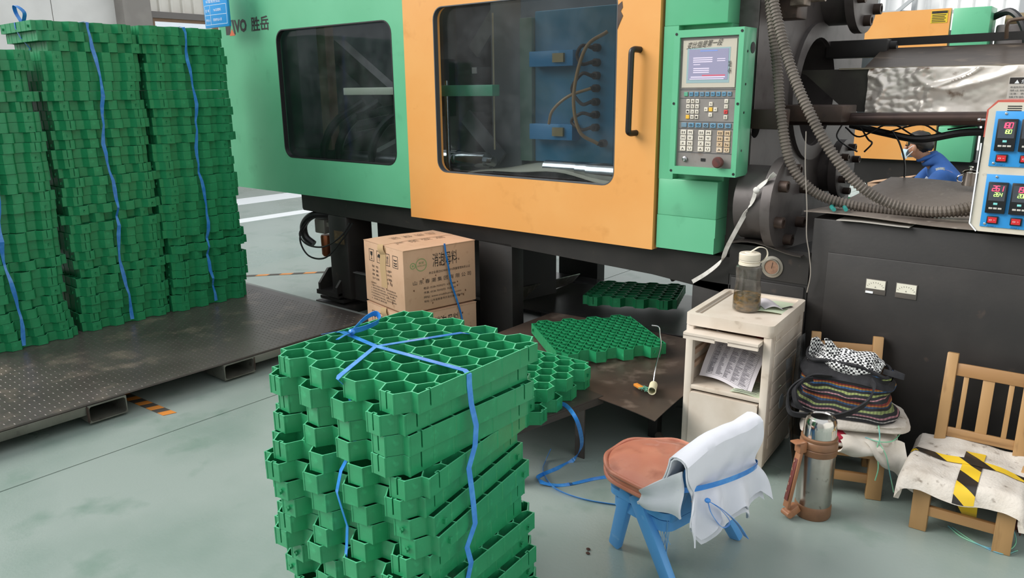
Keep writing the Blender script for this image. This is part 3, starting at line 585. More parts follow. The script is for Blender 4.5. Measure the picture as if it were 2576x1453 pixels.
part('hanger', MB().tube([(-5.0, 2.9, 2.18), (-4.98, 2.9, 2.45)], .002, 5).tube([(-4.82, 2.9, 2.18), (-4.84, 2.9, 2.45)], .002, 5).tube([(-5.03, 2.9, 2.45), (-4.79, 2.9, 2.45), (-4.79, 3.06, 2.45)], .004, 5), m_alu, sg)
# tread plates on the cabinet
def tread(u, v):
    x_ = -1.03+.72*u+(.13*v if u < .01 else .13*v*(1-u)); y_ = 3.08+.75*v
    return (x_, y_, .958+.085*max(0, v-.35)/.65*(1-.1*u)+.012*(1-u)*(1-v)+.004*math.sin(u*7))
m_tread = mat('worn_tread_plate', '93887f', .42, .3, c2='776d65', s=5, c3='b0a59a', s3=26, stretch=(1, .35, 1), bump=.25, bs=22)
solo('tread_plate', MB().sheet(tread, 20, 16, .004), m_tread, 'bent tread plate lying on the black control cabinet behind the ribbed hoses', 'metal sheet')
solo('sheet_offcut', MB().sheet(lambda u, v: (-.90+.26*u, 3.072+.10*v, .946+.002*math.sin(u*5)), 6, 3, .002), mat('pale_sheet', 'b8b4ac', .5), 'pale thin sheet offcut sticking out under the bent tread plate', 'metal sheet')
pl_ = thing('pliers', 'small cutting pliers with teal handles lying on the tread plate corner', 'pliers', (-0.9237, 3.1726, 0.9700))
part('handle', MB().tube(spline([(-0.9126, 3.0731, 0.9850), (-0.9429, 3.1406, 0.9850), (-0.9505, 3.2149, 0.9850)], 5), .008, 8), mat('teal_grip', '2f8f88', .35), pl_)
part('handle', MB().tube(spline([(-0.8760, 3.0995, 0.9850), (-0.9118, 3.1892, 0.9850), (-0.9480, 3.2168, 0.9850)], 5), .008, 8), MATS['teal_grip'], pl_)
part('jaw', MB().beam((-0.9480, 3.2168, 0.9850), (-0.9659, 3.2040, 0.9850), .014, .008), m_steel, pl_)

# ================================================================ grass pavers
S = .0748; RH = S/math.sqrt(3); PH = .0507; ROWB = S*math.sqrt(3)/2
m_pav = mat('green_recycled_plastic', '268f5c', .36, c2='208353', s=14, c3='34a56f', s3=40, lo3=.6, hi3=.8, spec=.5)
def paver_mesh(detail=True):
    """honeycomb paver: local x across the rows, local y along them, slots on the -y and +x sides"""
    mb = MB(); walls = {}; hexes = []
    def edge(p, q):
        k = tuple(sorted((tuple(round(c, 4) for c in p), tuple(round(c, 4) for c in q)))); walls[k] = walls.get(k, 0)+1
    for j in range(9):
        cx = (j-4)*ROWB; n = 7 if j % 2 else 6
        for i in range(n):
            cy = (i-(n-1)/2)*S
            if j in (0, 8):
                s_ = 1 if j == 0 else -1
                pts = [(cx, cy-S/2), (cx+s_*RH/2, cy-S/2), (cx+s_*RH, cy), (cx+s_*RH/2, cy+S/2), (cx, cy+S/2)]
                edge(pts[0], pts[4])
                for a in range(4): edge(pts[a], pts[a+1])
            else:
                pts = [(cx+RH*math.cos(math.radians(60*a)), cy+RH*math.sin(math.radians(60*a))) for a in range(6)]
                for a in range(6): edge(pts[a], pts[(a+1) % 6])
            hexes.append((cx, cy, j))
    T = .0016
    def wall(p, q, z0, z1, t=T):
        p = Vector((p[0], p[1], 0)); q = Vector((q[0], q[1], 0)); d = q-p; L = d.length; d /= L; s = Vector((-d.y, d.x, 0))*t; k = len(mb.v)
        for z in (z0, z1):
            for a in (p-s, q-s, q+s, p+s): mb.v.append(Vector((a.x, a.y, z)))
        mb.f += [(k, k+1, k+5, k+4), (k+1, k+2, k+6, k+5), (k+2, k+3, k+7, k+6), (k+3, k, k+4, k+7), (k+4, k+5, k+6, k+7), (k+3, k+2, k+1, k)]
    ymax = 3.5*S; xmax = 4*ROWB
    for (p, q), c in walls.items():
        mid = ((p[0]+q[0])/2, (p[1]+q[1])/2)
        slot = None
        if abs(mid[1]+ymax) < .001 and abs(abs(mid[0])-3*ROWB) < .002: slot = (0, 1)
        if abs(mid[0]-xmax) < .001 and abs(abs(mid[1])-2.5*S) < .002: slot = (-1, 0)
        if slot:
            P0 = Vector(p); Q0 = Vector(q); d = (Q0-P0).normalized(); m_ = (P0+Q0)/2; h = .0022; n_ = Vector(slot)
            wall(P0, m_-d*h, 0, PH); wall(m_+d*h, Q0, 0, PH); wall(m_-d*h, m_+d*h, 0, .009)
            a = m_-d*.006; b = m_+d*.006; i_ = n_*.007
            wall(a, a+i_, 0, PH, .0013); wall(b, b+i_, 0, PH, .0013); wall(a+i_, b+i_, 0, PH, .0013)
        else: wall(p, q, 0, PH)
    nodes = {}
    for (p, q) in walls: nodes[p] = 1; nodes[q] = 1
    for p in nodes:
        k = len(mb.v); r_ = .0034
        for z in (0, PH):
            for a in range(6): mb.v.append(Vector((p[0]+r_*math.cos(a*PI/3), p[1]+r_*math.sin(a*PI/3), z)))
        for a in range(6): mb.f.append((k+a, k+(a+1) % 6, k+6+(a+1) % 6, k+6+a))
        mb.f.append(tuple(k+6+a for a in range(6)))
    for cx, cy, j in hexes:                     # ribs across the underside of each cell
        for a in range(3):
            q = math.radians(60*a); dx = RH*.96*math.cos(q); dy = RH*.96*math.sin(q)
            if j in (0, 8):
                s_ = 1 if j == 0 else -1; e = (cx+s_*abs(dx), cy+(dy if dx*s_ > 0 else -dy)); wall((cx, cy), e, 0, .011, .0011)
            else: wall((cx-dx, cy-dy), (cx+dx, cy+dy), 0, .011, .0011)
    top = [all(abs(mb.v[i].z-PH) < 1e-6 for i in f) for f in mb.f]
    return mb, top
def hook_mesh(at, n):
    """L shaped tab on a side at local (x, y) facing n"""
    at = Vector((*at, 0)); n = Vector((*n, 0)); t = Vector((-n.y, n.x, 0)); mb = MB()
    c = at+n*.004; mb.obox(c+Vector((0, 0, .022)), (.004 if n.x == 0 else .008, .008 if n.x == 0 else .004, .014), None)
    mb.obox(c+n*.0025+t*.003+Vector((0, 0, .027)), (.010 if n.x == 0 else .003, .003 if n.x == 0 else .010, .005), None); return mb
pm_, top_ = paver_mesh()
m_rim = mat('lit_rim_plastic', '5bbd8e', .4)  # paler top faces put the light from above into the rim colour
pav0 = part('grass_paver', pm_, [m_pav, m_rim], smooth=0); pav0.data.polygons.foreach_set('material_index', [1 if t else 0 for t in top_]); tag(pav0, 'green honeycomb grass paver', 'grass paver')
for at, n in (((3*ROWB, 3.5*S+.001), (0, 1)), ((-3*ROWB, 3.5*S+.001), (0, 1)), ((-4*ROWB-.001, 2.5*S), (-1, 0)), ((-4*ROWB-.001, -2.5*S), (-1, 0))):
    part('hook', hook_mesh(at, n), m_pav, pav0, smooth=0, world=False)
pav_used = [False]
def paver(x, y, z, rot, label, group, tilt=(0, 0), flip=False):
    m_ = Matrix.Translation((x, y, z)) @ Matrix.Rotation(rot, 4, 'Z')
    if tilt != (0, 0): m_ = m_ @ Matrix.Rotation(tilt[0], 4, 'X') @ Matrix.Rotation(tilt[1], 4, 'Y')
    if flip: m_ = m_ @ Matrix.Translation((0, 0, PH)) @ Matrix.Rotation(PI, 4, 'X')
    if not pav_used[0]:
        pav_used[0] = True; pav0.matrix_basis = m_; pav0['label'] = label; pav0['group'] = group; return pav0
    return dup(pav0, m_, label, group)

# ---- steel pallet
pal = thing('steel_pallet', 'low steel pallet with a worn tread plate deck under the tall paver stacks', 'pallet', (-4.4, 1.6, 0))
PX = -3.505; DZ = .105
m_deck = mat('worn_checker_deck', '655d5a', .33, .3, c2='514a47', s=2.2, c3='86786e', s3=6, lo3=.55, hi3=.72, bump=0)
dk = part('deck_plate', MB().box(-6.2, PX, .2, 2.92, DZ-.008, DZ), m_deck, pal)
tr = MB(); rnd = random.Random(3)
for i in range(74):
    for j in range(88):
        X_ = PX-.02-i*.030; Y_ = .24+j*.030
        if X_ < -5.6 or (X_ < -4.75 and Y_ > 0.9 and i % 1 == 0 and X_ < -4.75): continue
        q = (PI/4 if (i+j) % 2 else -PI/4)+.9; d = Vector((math.cos(q), math.sin(q), 0))*.011; s_ = Vector((-d.y, d.x, 0))*.26
        c_ = Vector((X_, Y_, DZ)); k = len(tr.v); tr.v += [c_-d, c_+s_, c_+d, c_-s_, c_+Vector((0, 0, .0016))]
        tr.f += [(k, k+1, k+4), (k+1, k+2, k+4), (k+2, k+3, k+4), (k+3, k, k+4)]
o = part('tread_lugs', tr, m_deck, pal, smooth=0); o['kind'] = 'stuff'
m_ch = mat('channel_steel', '7c7d74', .42, .45, c2='5d5c54', s=6, c3='4a4540', s3=18, lo3=.6, hi3=.75)
for y0, y1 in ((.2, 1.24), (2.08, 2.92)):
    part('edge_beam', MB().box(PX-.05, PX+.002, y0, y1, .052, .094, .004), m_ch, pal)
for y0, y1 in ((1.24, 1.41), (1.905, 2.08)):
    part('fork_pocket', MB().plate([(y0, .012), (y1, .012), (y1, .094), (y0, .094)], [rrect(y0+.005, y1-.005, .017, .089, .012, 4)], (PX-.5, 0, 0), (0, 1, 0), (0, 0, 1), .51), m_ch, pal)
    part('weld_bead', MB().tube([(PX+.006, y0 if y0 < 1.5 else y1, .02), (PX+.008, y0 if y0 < 1.5 else y1, .05), (PX+.006, y0 if y0 < 1.5 else y1, .09)], .006, 6), m_rust, pal)
    part('runner', MB().box(-6.1, PX-.5, y0+.02, y1-.02, 0, .094), m_rust, pal)
part('pallet_foot', MB().box(PX-.4, PX-.2, 1.26, 1.39, 0, .013), m_rust, pal); part('pallet_foot', MB().box(PX-.4, PX-.2, 1.92, 2.05, 0, .013), m_rust, pal)
part('far_edge', MB().box(-6.2, PX+.0, 2.92, 2.96, .05, .10, .004), mat('grey_edge', '8f938f', .45, .3), pal)

# ---- three tall stacks on the pallet: slots or hooks show in turn
m_strap = mat('blue_packing_strap', '2f7fd0', .25, c2='4b9ae0', s=30, coat=.4)
PIT = .0522
def tall_stack(cx, cy, n, lean, seed, where, grp):
    rn = random.Random(seed); fx = []; z = DZ+.002; ox = oy = 0.
    layers = []
    for i in range(n):
        if rn.random() < .45: ox = rn.uniform(-.016, .014); oy = rn.uniform(-.022, .022)
        t = i/(n-1); layers.append((cx+lean[0]*t+ox+rn.uniform(-.011, .011), cy+lean[1]*t+oy+rn.uniform(-.014, .014), z, PI/2*(1 if rn.random() < .5 else -1)+rn.uniform(-.012, .012))); z += PIT
    for i, (x_, y_, z_, r_) in enumerate(layers):
        k = n-1-i
        lab = ('green grass paver, %s from the top of the %s' % (ordinal(k), where)) if 0 < k < n-1 else ('green honeycomb grass paver on top of the %s' % where if k == 0 else 'bottom green grass paver of the %s, resting on the pallet' % where)
        paver(x_, y_, z_, r_, lab, grp)
    return layers
st = [('stack at the left edge', -4.835, 1.375, 30, (.0, -.02)), ('middle stack', -4.865, 1.957, 33, (-.01, .01)), ('stack nearest the machine', -4.855, 2.485, 33, (.0, .02))]
for k, (wh, cx, cy, n, ln_) in enumerate(st):
    L = tall_stack(cx, cy, n, ln_, 11+k*5, wh, 'pavers in the '+wh)
    hx = 3.5*S+.006; yy = cy+(-.02, -.01, .0)[k]; rn = random.Random(k)
    fr_ = [(x_+hx+(.003 if i % 4 else .0), yy+ln_[1]*i/n+.012*math.sin(i*.5+k), z_+.02) for i, (x_, y_, z_, r_) in enumerate(L)]
    ztop = L[-1][2]+PH+.003; xt = L[-1][0]
    pts = fr_+[(xt+hx, yy, ztop-.004), (xt+hx-.02, yy, ztop), (xt, yy, ztop+.001), (xt-hx+.02, yy, ztop), (xt-hx, yy, ztop-.004)]+[(x_-hx, yy, z_+.02) for (x_, y_, z_, r_) in reversed(L)]
    wds = [.017+.006*math.sin(i*1.3+k) for i in range(len(pts))]
    solo('packing_strap', MB().ribbon(pts, wds, .0012, (0, 1, 0)), m_strap, 'blue plastic strap running down the front of the '+wh, 'strap', group=None)
    if k == 1:
        xs = cx-.02; hy = 4*ROWB+.004
        pts = [(xs, L[i][1]-hy, L[i][2]+.02) for i in range(n-6, n)]+[(xs, L[-1][1]-hy, ztop-.004), (xs, L[-1][1]-hy+.03, ztop+.001), (xs, cy, ztop+.002), (xs, L[-1][1]+hy-.02, ztop+.001), (xs, L[-1][1]+hy, ztop-.004)]+[(xs, L[i][1]+hy, L[i][2]+.02) for i in range(n-1, n-5, -1)]
        o = solo('packing_strap', MB().ribbon(pts, .014, .0012, (1, 0, 0)), m_strap, 'blue strap with a knotted loop over the left side of the middle stack', 'strap')
        part('bow_loop', MB().ribbon(spline([(xs, cy-hy+.02, ztop), (xs-.03, cy-hy+.01, ztop+.05), (xs, cy-hy+.0, ztop+.085), (xs+.03, cy-hy+.03, ztop+.05), (xs, cy-hy+.03, ztop)], 5), .02, .0012, (0, 1, 0)), m_strap, o)

# ---- the strapped stack in front
fp = [  # centre x, y, turn in degrees, quarter: 0 = slots towards the viewer
    (-1.455, 1.335, 0.8, 0), (-1.476, 1.315, 0.0, 0), (-1.463, 1.327, -1.5, 0), (-1.474, 1.316, 0.8, 0),
    (-1.462, 1.302, 8.5, 0), (-1.480, 1.286, 10.5, 0), (-1.468, 1.297, 11.0, 180), (-1.456, 1.308, 10.0, 180), (-1.468, 1.300, 8.5, 0), (-1.476, 1.290, 6.0, 0),
    (-1.452, 1.320, 5.0, 180), (-1.472, 1.312, 3.0, 180), (-1.445, 1.318, 4.5, 0), (-1.462, 1.330, 5.5, 180), (-1.440, 1.33, 2.5, 0)]
NF = len(fp)
for i, (x_, y_, a_, q_) in enumerate(fp):
    k = NF-1-i
    lab = 'green honeycomb grass paver on top of the front strapped stack' if i == 0 else ('green honeycomb grass paver at the bottom of the front strapped stack, on the floor' if i == NF-1 else 'green grass paver, %s from the top of the front strapped stack' % ordinal(i))
    paver(x_-.008, y_, k*.0522+.001, math.radians(a_+q_), lab, 'pavers in the front strapped stack')
ZT = (NF-1)*.0522+.001+PH
T = ZT+.002
sx = -1.515; sy = 1.385
loop = thing('packing_strap', 'blue plastic strap crossed and knotted over the front strapped stack', 'strap', (sx, sy, T))
def side_pts(face):
    out = []
    for i, (x_, y_, a_, q_) in enumerate(fp):
        z_ = (NF-1-i)*.0522+.026
        out.append((x_, y_, a_, z_))
    return out
# one turn along y through the crossing, one along x
sx, sy, _ = (-1.5213, 1.2651, 0.7860)
fe = V(*(-1.4231, 1.0598, 0.7860)); be = V(*(-1.4219, 1.5131, 0.7860)); re_ = V(*(-1.1714, 1.2831, 0.7860)); le = V(*(-1.8145, 1.2969, 0.7860))
def at_z(p, z): return (p[0], p[1], z)
fr_ = [(fe.x+.003*math.sin(i*.9), fp[i][1]-3.5*S+.012+(.03 if i in (1, 2, 3) else .0), (NF-1-i)*.0522+.02) for i in range(NF)]
bk_ = [(be.x, fp[i][1]+3.5*S+.005, (NF-1-i)*.0522+.02) for i in range(NF)]
part('strap_turn', MB().ribbon(list(reversed(fr_))+[at_z(fe, T-.004), at_z(fe.lerp(V(sx, sy, 0), .06), T), (sx, sy, T+.003), at_z(be.lerp(V(sx, sy, 0), .06), T), at_z(be, T-.004)]+bk_, .0145, .0012, (1, -.25, 0)), m_strap, loop)
rt_ = [(fp[i][0]-.008+4*ROWB+.005+(.022 if 4 <= i <= 7 else 0), re_.y+.006*math.sin(i*1.1)-(.02 if 4 <= i < 9 else 0)-(.03 if i >= 8 else 0), (NF-1-i)*.0522+.02) for i in range(NF)]
rx_ = [max(rt_[j][0] for j in range(max(0, i-2), min(NF, i+3))) for i in range(NF)]; rt_ = [(rx_[i], rt_[i][1], rt_[i][2]) for i in range(NF)]
lf_ = [(fp[i][0]-.008-4*ROWB-.005, le.y, (NF-1-i)*.0522+.02) for i in range(NF)]
lx = -1.463-4*ROWB-.003; rx = -1.463+4*ROWB+.003
part('strap_turn', MB().ribbon(list(reversed(lf_))+[(lx, le.y, T-.006), (lx+.02, le.y, T), (sx, sy, T+.004), (rx-.015, re_.y+.003, T), (rx+.002, re_.y, T-.006)]+rt_, .0155, .0012, (.2, 1, 0)), m_strap, loop)
kx, ky, _ = (-1.6547, 1.2945, 0.7900)
part('knot', MB().blob((kx, ky, T+.010), (.012, .010, .009), 10, 7), m_strap, loop)
part('bow_loop', MB().ribbon(spline([(kx, ky, T+.012), (kx-.005, ky+.05, T+.035), (kx+.005, ky+.085, T+.045), (kx+.03, ky+.075, T+.03), (kx+.02, ky+.03, T+.018), (kx, ky, T+.012)], 6), .016, .0014, (.4, .2, 1)), m_strap, loop)
part('strap_end', MB().ribbon(spline([(kx, ky, T+.01), (kx-.03, ky-.03, T+.012), (kx-.055, ky-.065, T+.008)], 5), .015, .0014, (.7, -.6, .3)), m_strap, loop)
part('strap_end', MB().ribbon(spline([(kx, ky, T+.01), (kx+.01, ky-.03, T+.012), (kx+.012, ky-.062, T+.006)], 5), .014, .0014, (1, .2, .3)), m_strap, loop)

# ---- work tables, sheet, pavers on them
TZ = .25
m_tab = mat('oily_table_steel', '4d4743', .4, .45, c2='3a3633', s=4, c3='6a6058', s3=16, lo3=.6, hi3=.75)
tb = thing('work_table', 'low dark steel work table behind the front strapped stack', 'table', (-1.9, 2.05, 0))
TP = [(-1.655, 1.93), (-1.552, 2.45), (-2.40, 2.62), (-2.50, 2.10)]
part('tabletop', MB().plate(TP, [], (0, 0, TZ-.006), (1, 0, 0), (0, 1, 0), .006), m_tab, tb)
for i in range(4): part('edge_angle', MB().beam((*TP[i], TZ-.019), (*TP[(i+1) % 4], TZ-.019), .004, .026), m_tab, tb)
for X_, Y_ in ((-1.60, 2.357), (-1.685, 2.0), (-2.44, 2.16), (-2.36, 2.55)): part('leg', MB().beam((X_, Y_, 0), (X_, Y_, TZ-.03), .045, .006, (0, 1, 0)).beam((X_-.02, Y_+.02, 0), (X_-.02, Y_+.02, TZ-.03), .006, .045, (0, 1, 0)), m_tab, tb)
part('crossbar', MB().beam((-1.6, 2.37, TZ-.02), (-2.36, 2.54, TZ-.02), .02, .024), m_tab, tb)
tb2 = thing('work_table', 'low black steel table under the curled brown sheet, near the white cabinet', 'table', (-1.7, 2.9, 0))
part('tabletop', MB().box(-2.30, -1.42, 2.66, 3.10, TZ-.012, TZ-.004), m_dark, tb2)
for X_, Y_ in ((-1.46, 2.72), (-2.25, 2.72), (-1.46, 3.04), (-2.25, 3.04)): part('leg', MB().box(X_-.022, X_+.022, Y_-.022, Y_+.022, 0, TZ-.012, .003), m_dark, tb2)
part('foot_pipe', MB().cyl((-1.43, 2.70, .018), (-1.30, 2.56, .018), .017, n=14), mat('old_pipe', '6a6258', .6), tb2)
qa, qb, qc, qd = V(*(-1.5637, 2.4743, 0.2560)), V(*(-1.3398, 2.4830, 0.2350)), V(*(-1.3412, 2.7961, 0.2620)), V(*(-1.7828, 2.9519, 0.2570))
def sheetfn(u, v):
    a = V(-2.42, 2.42, 0); b = V(-1.30, 2.42, 0); c = V(-1.30, 3.28, 0); d = V(-2.42, 3.28, 0)
    p = a*(1-u)*(1-v)+b*u*(1-v)+c*u*v+d*(1-u)*v
    dip = max(0, (u-.72)/.28)*max(0, (.45-v)/.45); p.z = .2525+.004*math.sin(u*6)+.02*u*v-.030*dip*dip+.012*max(0, (u-.8)/.2)*(v > .4)*(v-.4); return p
solo('sheet_metal', MB().sheet(sheetfn, 30, 20, .003), mat('stained_brown_sheet', '5b4c43', .42, .35, c2='3f3732', s=3.2, c3='7d6f64', s3=9, lo3=.58, hi3=.72), 'curled brown stained steel sheet lying across the low tables', 'metal sheet')
PG = 'pavers lying about the work tables'
paver(-1.875, 2.240, TZ+.001, PI/2+.17, 'green honeycomb grass paver under another on the low work table', PG)
paver(-1.880, 2.235, TZ+.0535, -PI/2+.03, 'green honeycomb grass paver, upper of two on the low work table', PG)
paver(-1.915, 2.945, .2665, math.radians(52), 'green grass paver lying upside down with its ribs up on the brown sheet', PG, flip=True)
paver(-2.185, 3.775, .262, math.radians(21), 'dark green grass paver lying in shade on the black machine chute', PG, tilt=(math.radians(-3.4), math.radians(-1.3)), flip=False)
# wire hook in a plastic tube, twine scraps
hk = thing('hook_tool', 'bent wire hook standing in a cream plastic tube on the brown sheet', 'hook tool', (-1.4093, 2.5891, 0.2580))
hc = V(*(-1.4075, 2.5912, 0.2750)); hd_ = V(.035, -.075, .008).normalized()
part('tube_handle', MB().plate(circ(0, 0, .0165, 20), [circ(0, 0, .0135, 20)], hc-hd_*.045, hd_.orthogonal().normalized(), hd_.cross(hd_.orthogonal()).normalized(), .09), mat('cream_tube', 'dcd6b4', .45), hk)
part('wire', MB().tube(spline([hc-hd_*.03, hc-hd_*.05+V(0, 0, .02), (-1.4342, 2.6600, 0.3427), (-1.4162, 2.6600, 0.4327), (-1.4220, 2.6600, 0.4825), (-1.4287, 2.6600, 0.5116), (-1.4597, 2.6600, 0.5125)], 6), .0028, 8), m_steel, hk)
tw = MB(); rn = random.Random(5)
for i in range(26):
    a = V(*(-1.4378, 2.5811, 0.2620)); d = V(rn.uniform(-.03, .03), rn.uniform(-.02, .02), 0); tw.tube([a-d+V(0, 0, rn.uniform(0, .01)), a+V(rn.uniform(-.006, .006), rn.uniform(-.006, .006), rn.uniform(.002, .014)), a+d+V(0, 0, rn.uniform(0, .008))], .0014, 4)
o = solo('twine_scraps', tw, mat('green_white_twine', '5f9c84', .7), 'tuft of green and white twine scraps beside the cream tube on the brown sheet', 'twine'); o['kind'] = 'stuff'
solo('orange_clip', MB().beam((-1.4944, 2.6012, 0.2660), (-1.4505, 2.5804, 0.2660), .02, .012, bev=.003), mat('orange_plastic', 'd98a35', .4), 'small orange plastic clip beside the twine scraps on the brown sheet', 'clip')
# loose blue strap from the table to the floor
ps = spline([(-1.6387, 2.2358, 0.2560), (-1.6124, 2.2653, 0.2580), (-1.5197, 2.2000, 0.2595), (-1.5053, 2.2200, 0.1914), (-1.5547, 2.3000, 0.0792), (-1.5994, 2.3050, 0.0060), (-1.6123, 2.2148, 0.0040), (-1.6286, 2.1204, 0.0040), (-1.5852, 2.0811, 0.0120), (-1.5347, 2.1089, 0.0040), (-1.4958, 2.1574, 0.0030), (-1.4494, 2.2448, 0.0030), (-1.3887, 2.3248, 0.0030)], 6)
ls = solo('loose_strap', MB().ribbon(ps, .016, .0013, [Vector((math.sin(i*.11), .4, 1.2-.02*i)) for i in range(len(ps))]), m_strap, 'loose blue strap trailing from the work table to the floor by the child chair', 'strap')
ps = spline([(-1.6770, 2.2651, 0.0500), (-1.6827, 2.2355, 0.0040), (-1.6403, 2.1638, 0.0040), (-1.5516, 2.0939, 0.0080), (-1.4771, 2.0797, 0.0040), (-1.3806, 2.0936, 0.0030), (-1.2730, 2.1370, 0.0030), (-1.2285, 2.1724, 0.0030)], 6)
part('strap_tail', MB().ribbon(ps, .016, .0013, [Vector((.5, -.6, .9)) for i in range(len(ps))]), m_strap, ls)

# ---- cartons
m_card = mat('brown_cardboard', 'cba688', .75, c2='c19c7d', s=7, c3='b48e70', s3=24, lo3=.62, hi3=.78)
m_tape = mat('clear_tape', 'c9a981', .15, coat=.6)
def carton(z0, dz, off, rot, label):
    c = Vector((-2.96, 2.80, 0))+Vector(off); W, L_, H = .405, .448, .334
    t = thing('cardboard_box', label, 'box', (c.x, c.y, z0), math.radians(rot), 'cardboard boxes beside the machine leg')
    def P_(*a): return part(*a, world=False)
    x0, x1, y0, y1 = -W/2, W/2, -L_/2, L_/2
    P_('carton_body', MB().box(x0, x1, y0, y1, 0, H-.006, .003), m_card, t)
    f = MB().sheet(lambda u, v: (x0-.002+u*(W/2+.0005), y0+v*L_, H-.002+.004*math.sin(v*PI)*u+.003*(1-u)*math.sin(v*5)), 6, 10, .003); P_('top_flap', f, m_card, t)
    f = MB().sheet(lambda u, v: (.0015+u*(W/2+.0015), y0+v*L_, H-.003+.003*math.sin(v*PI)*(1-u)), 6, 10, .003); P_('top_flap', f, m_card, t)
    P_('seam_tape', MB().sheet(lambda u, v: (-.03+.06*u+.004*math.sin(v*9), y0-.001, H-.01-v*(.22 if z0 > .1 else .08)), 4, 12, .0006), m_tape, t)
    P_('tape_lip', MB().sheet(lambda u, v: (-.045+.06*u+.02*v, y0-.002-.008*math.sin(v*PI), H-.005-.05*v+.01*u), 4, 6, .0006), m_tape, t)
    # long printed side (+x) and short printed side (-y)
    tx = MB(); X_ = x1+.0004
    def side(b, y_, z_, w_, h_, sh=0): put_text(tx, b, (X_, y0+y_, z_), (0, w_, 0), (0, 0, h_), sh)
    side('消泡母料', .175, .222, .155, .072)
    P_('title_print', tx, m_ink, t, None, 0); tx = MB()
    side('本企业通过ISO9001:2015质量管理体系认证', .150, .188, .262, .014); side('山 东 春 潮 集 团 有 限 公 司', .052, .143, .365, .023)
    P_('company_print', tx, m_ink, t, None, 0); tx = MB()
    side('电话: 0538-7039273  6320888', .115, .112, .20, .013); side('传真: 0538-7039273  7038999', .115, .088, .20, .013); side('网址: www.cnsdchunchao.com', .115, .064, .235, .013); side('地址: 山东省新泰市开发区新兴路9号', .115, .041, .245, .013)
    P_('contact_print', tx, m_ink, t, None, 0)
    lg = MB()
    for r_, cy_, cz_ in ((.034, .105, .245), (.017, .055, .245)): lg.plate(circ(y0+cy_, cz_, r_, 28), [circ(y0+cy_, cz_, r_-.0045, 28)], (X_+.0002, 0, 0), (0, 1, 0), (0, 0, 1), .0003)
    lg.plate(circ(y0+.055, .245, .006, 16), [], (X_+.0002, 0, 0), (0, 1, 0), (0, 0, 1), .0003); put_text(lg, '春潮', (X_+.0003, y0+.09, .25), (0, .03, 0), (0, 0, .012)); put_text(lg, 'CHUNCHAO', (X_+.0003, y0+.075, .236), (0, .06, 0), (0, 0, .009))
    P_('green_emblem', lg, mat('faded_green_ink', '8aa06a', .7), t, None, 0)
    tx2 = MB(); Yf = y0-.0004
    def front(b, x_, z_, w_, h_): put_text(tx2, b, (x0+x_, Yf, z_), (w_, 0, 0), (0, 0, h_))
    for k, g in enumerate(('Y', '☂', '↑↑', '≋')):
        xx = .055+k*.082; zz = .228
        tx2.plate(R4(x0+xx, x0+xx+.052, zz, zz+.065), [R4(x0+xx+.003, x0+xx+.049, zz+.003, zz+.062)], (0, Yf, 0), (1, 0, 0), (0, 0, 1), .0003)
        if k == 0:
            tx2.plate([(x0+xx+.014, zz+.052), (x0+xx+.016, zz+.033), (x0+xx+.024, zz+.028), (x0+xx+.024, zz+.014), (x0+xx+.014, zz+.010), (x0+xx+.038, zz+.010), (x0+xx+.028, zz+.014), (x0+xx+.028, zz+.028), (x0+xx+.036, zz+.033), (x0+xx+.038, zz+.052)], [], (0, Yf, 0), (1, 0, 0), (0, 0, 1), .0003)
        elif k == 1:
            tx2.plate([(x0+xx+.026+.018*math.cos(a*PI/8), zz+.030+.02*math.sin(a*PI/8)) for a in range(9)], [], (0, Yf, 0), (1, 0, 0), (0, 0, 1), .0003); tx2.plate(R4(x0+xx+.0245, x0+xx+.0275, zz+.010, zz+.03), [], (0, Yf, 0), (1, 0, 0), (0, 0, 1), .0003)
        elif k == 2:
            for dx in (.015, .032): tx2.plate([(x0+xx+dx-.002, zz+.010), (x0+xx+dx+.003, zz+.010), (x0+xx+dx+.003, zz+.04), (x0+xx+dx+.007, zz+.04), (x0+xx+dx+.0005, zz+.055), (x0+xx+dx-.006, zz+.04), (x0+xx+dx-.002, zz+.04)], [], (0, Yf, 0), (1, 0, 0), (0, 0, 1), .0003)
        else:
            for dz in (.012, .024, .040): tx2.plate([(x0+xx+.010, zz+dz), (x0+xx+.026, zz+dz-.003), (x0+xx+.042, zz+dz), (x0+xx+.042, zz+dz+.006), (x0+xx+.026, zz+dz+.003), (x0+xx+.010, zz+dz+.006)], [], (0, Yf, 0), (1, 0, 0), (0, 0, 1), .0003)
    for k, (a, b) in enumerate((('型 号:', 'CHP'), ('净 重:', '25Kg±0.05'), ('数 量:', '1包/箱'), ('生产日期:', '年 月 日'))): front(a, .08, .196-k*.022, .075, .012); front(b, .185, .196-k*.022-.003, .10, .013)
    for k, t_ in enumerate(('注意事项:', '1. 储存于阴凉干燥处，避免受潮结块', '2. 使用前请检查包装，如有破损停用', '3. 开袋后应尽快使用完毕，剩余密封', '   贮存保质期为六个月，请勿与水接触', '4. 搬运时应轻拿轻放，防止包装破损', '5. 远离火源热源')): front(t_, .06, .105-k*.0145, (.06, .26, .27, .26, .25, .26, .16)[k], .009)
    P_('end_print', tx2, m_ink, t, None, 0)
    tx3 = MB(); put_text(tx3, '品 质 保 证', (x0+.075, y1-.06, H+.0025), (0, -.28, 0), (.055, 0, 0)); P_('top_print', tx3, mat('grey_stamp', '8a7460', .7), t, None, 0)
    tx3 = MB(); put_text(tx3, '严 禁 受 潮', (x0+.255, y0+.06, H+.001), (0, .30, 0), (-.05, 0, 0)); P_('top_print', tx3, MATS['grey_stamp'], t, None, 0)
    st_ = MB(); rn = random.Random(int(z0*100)+1)
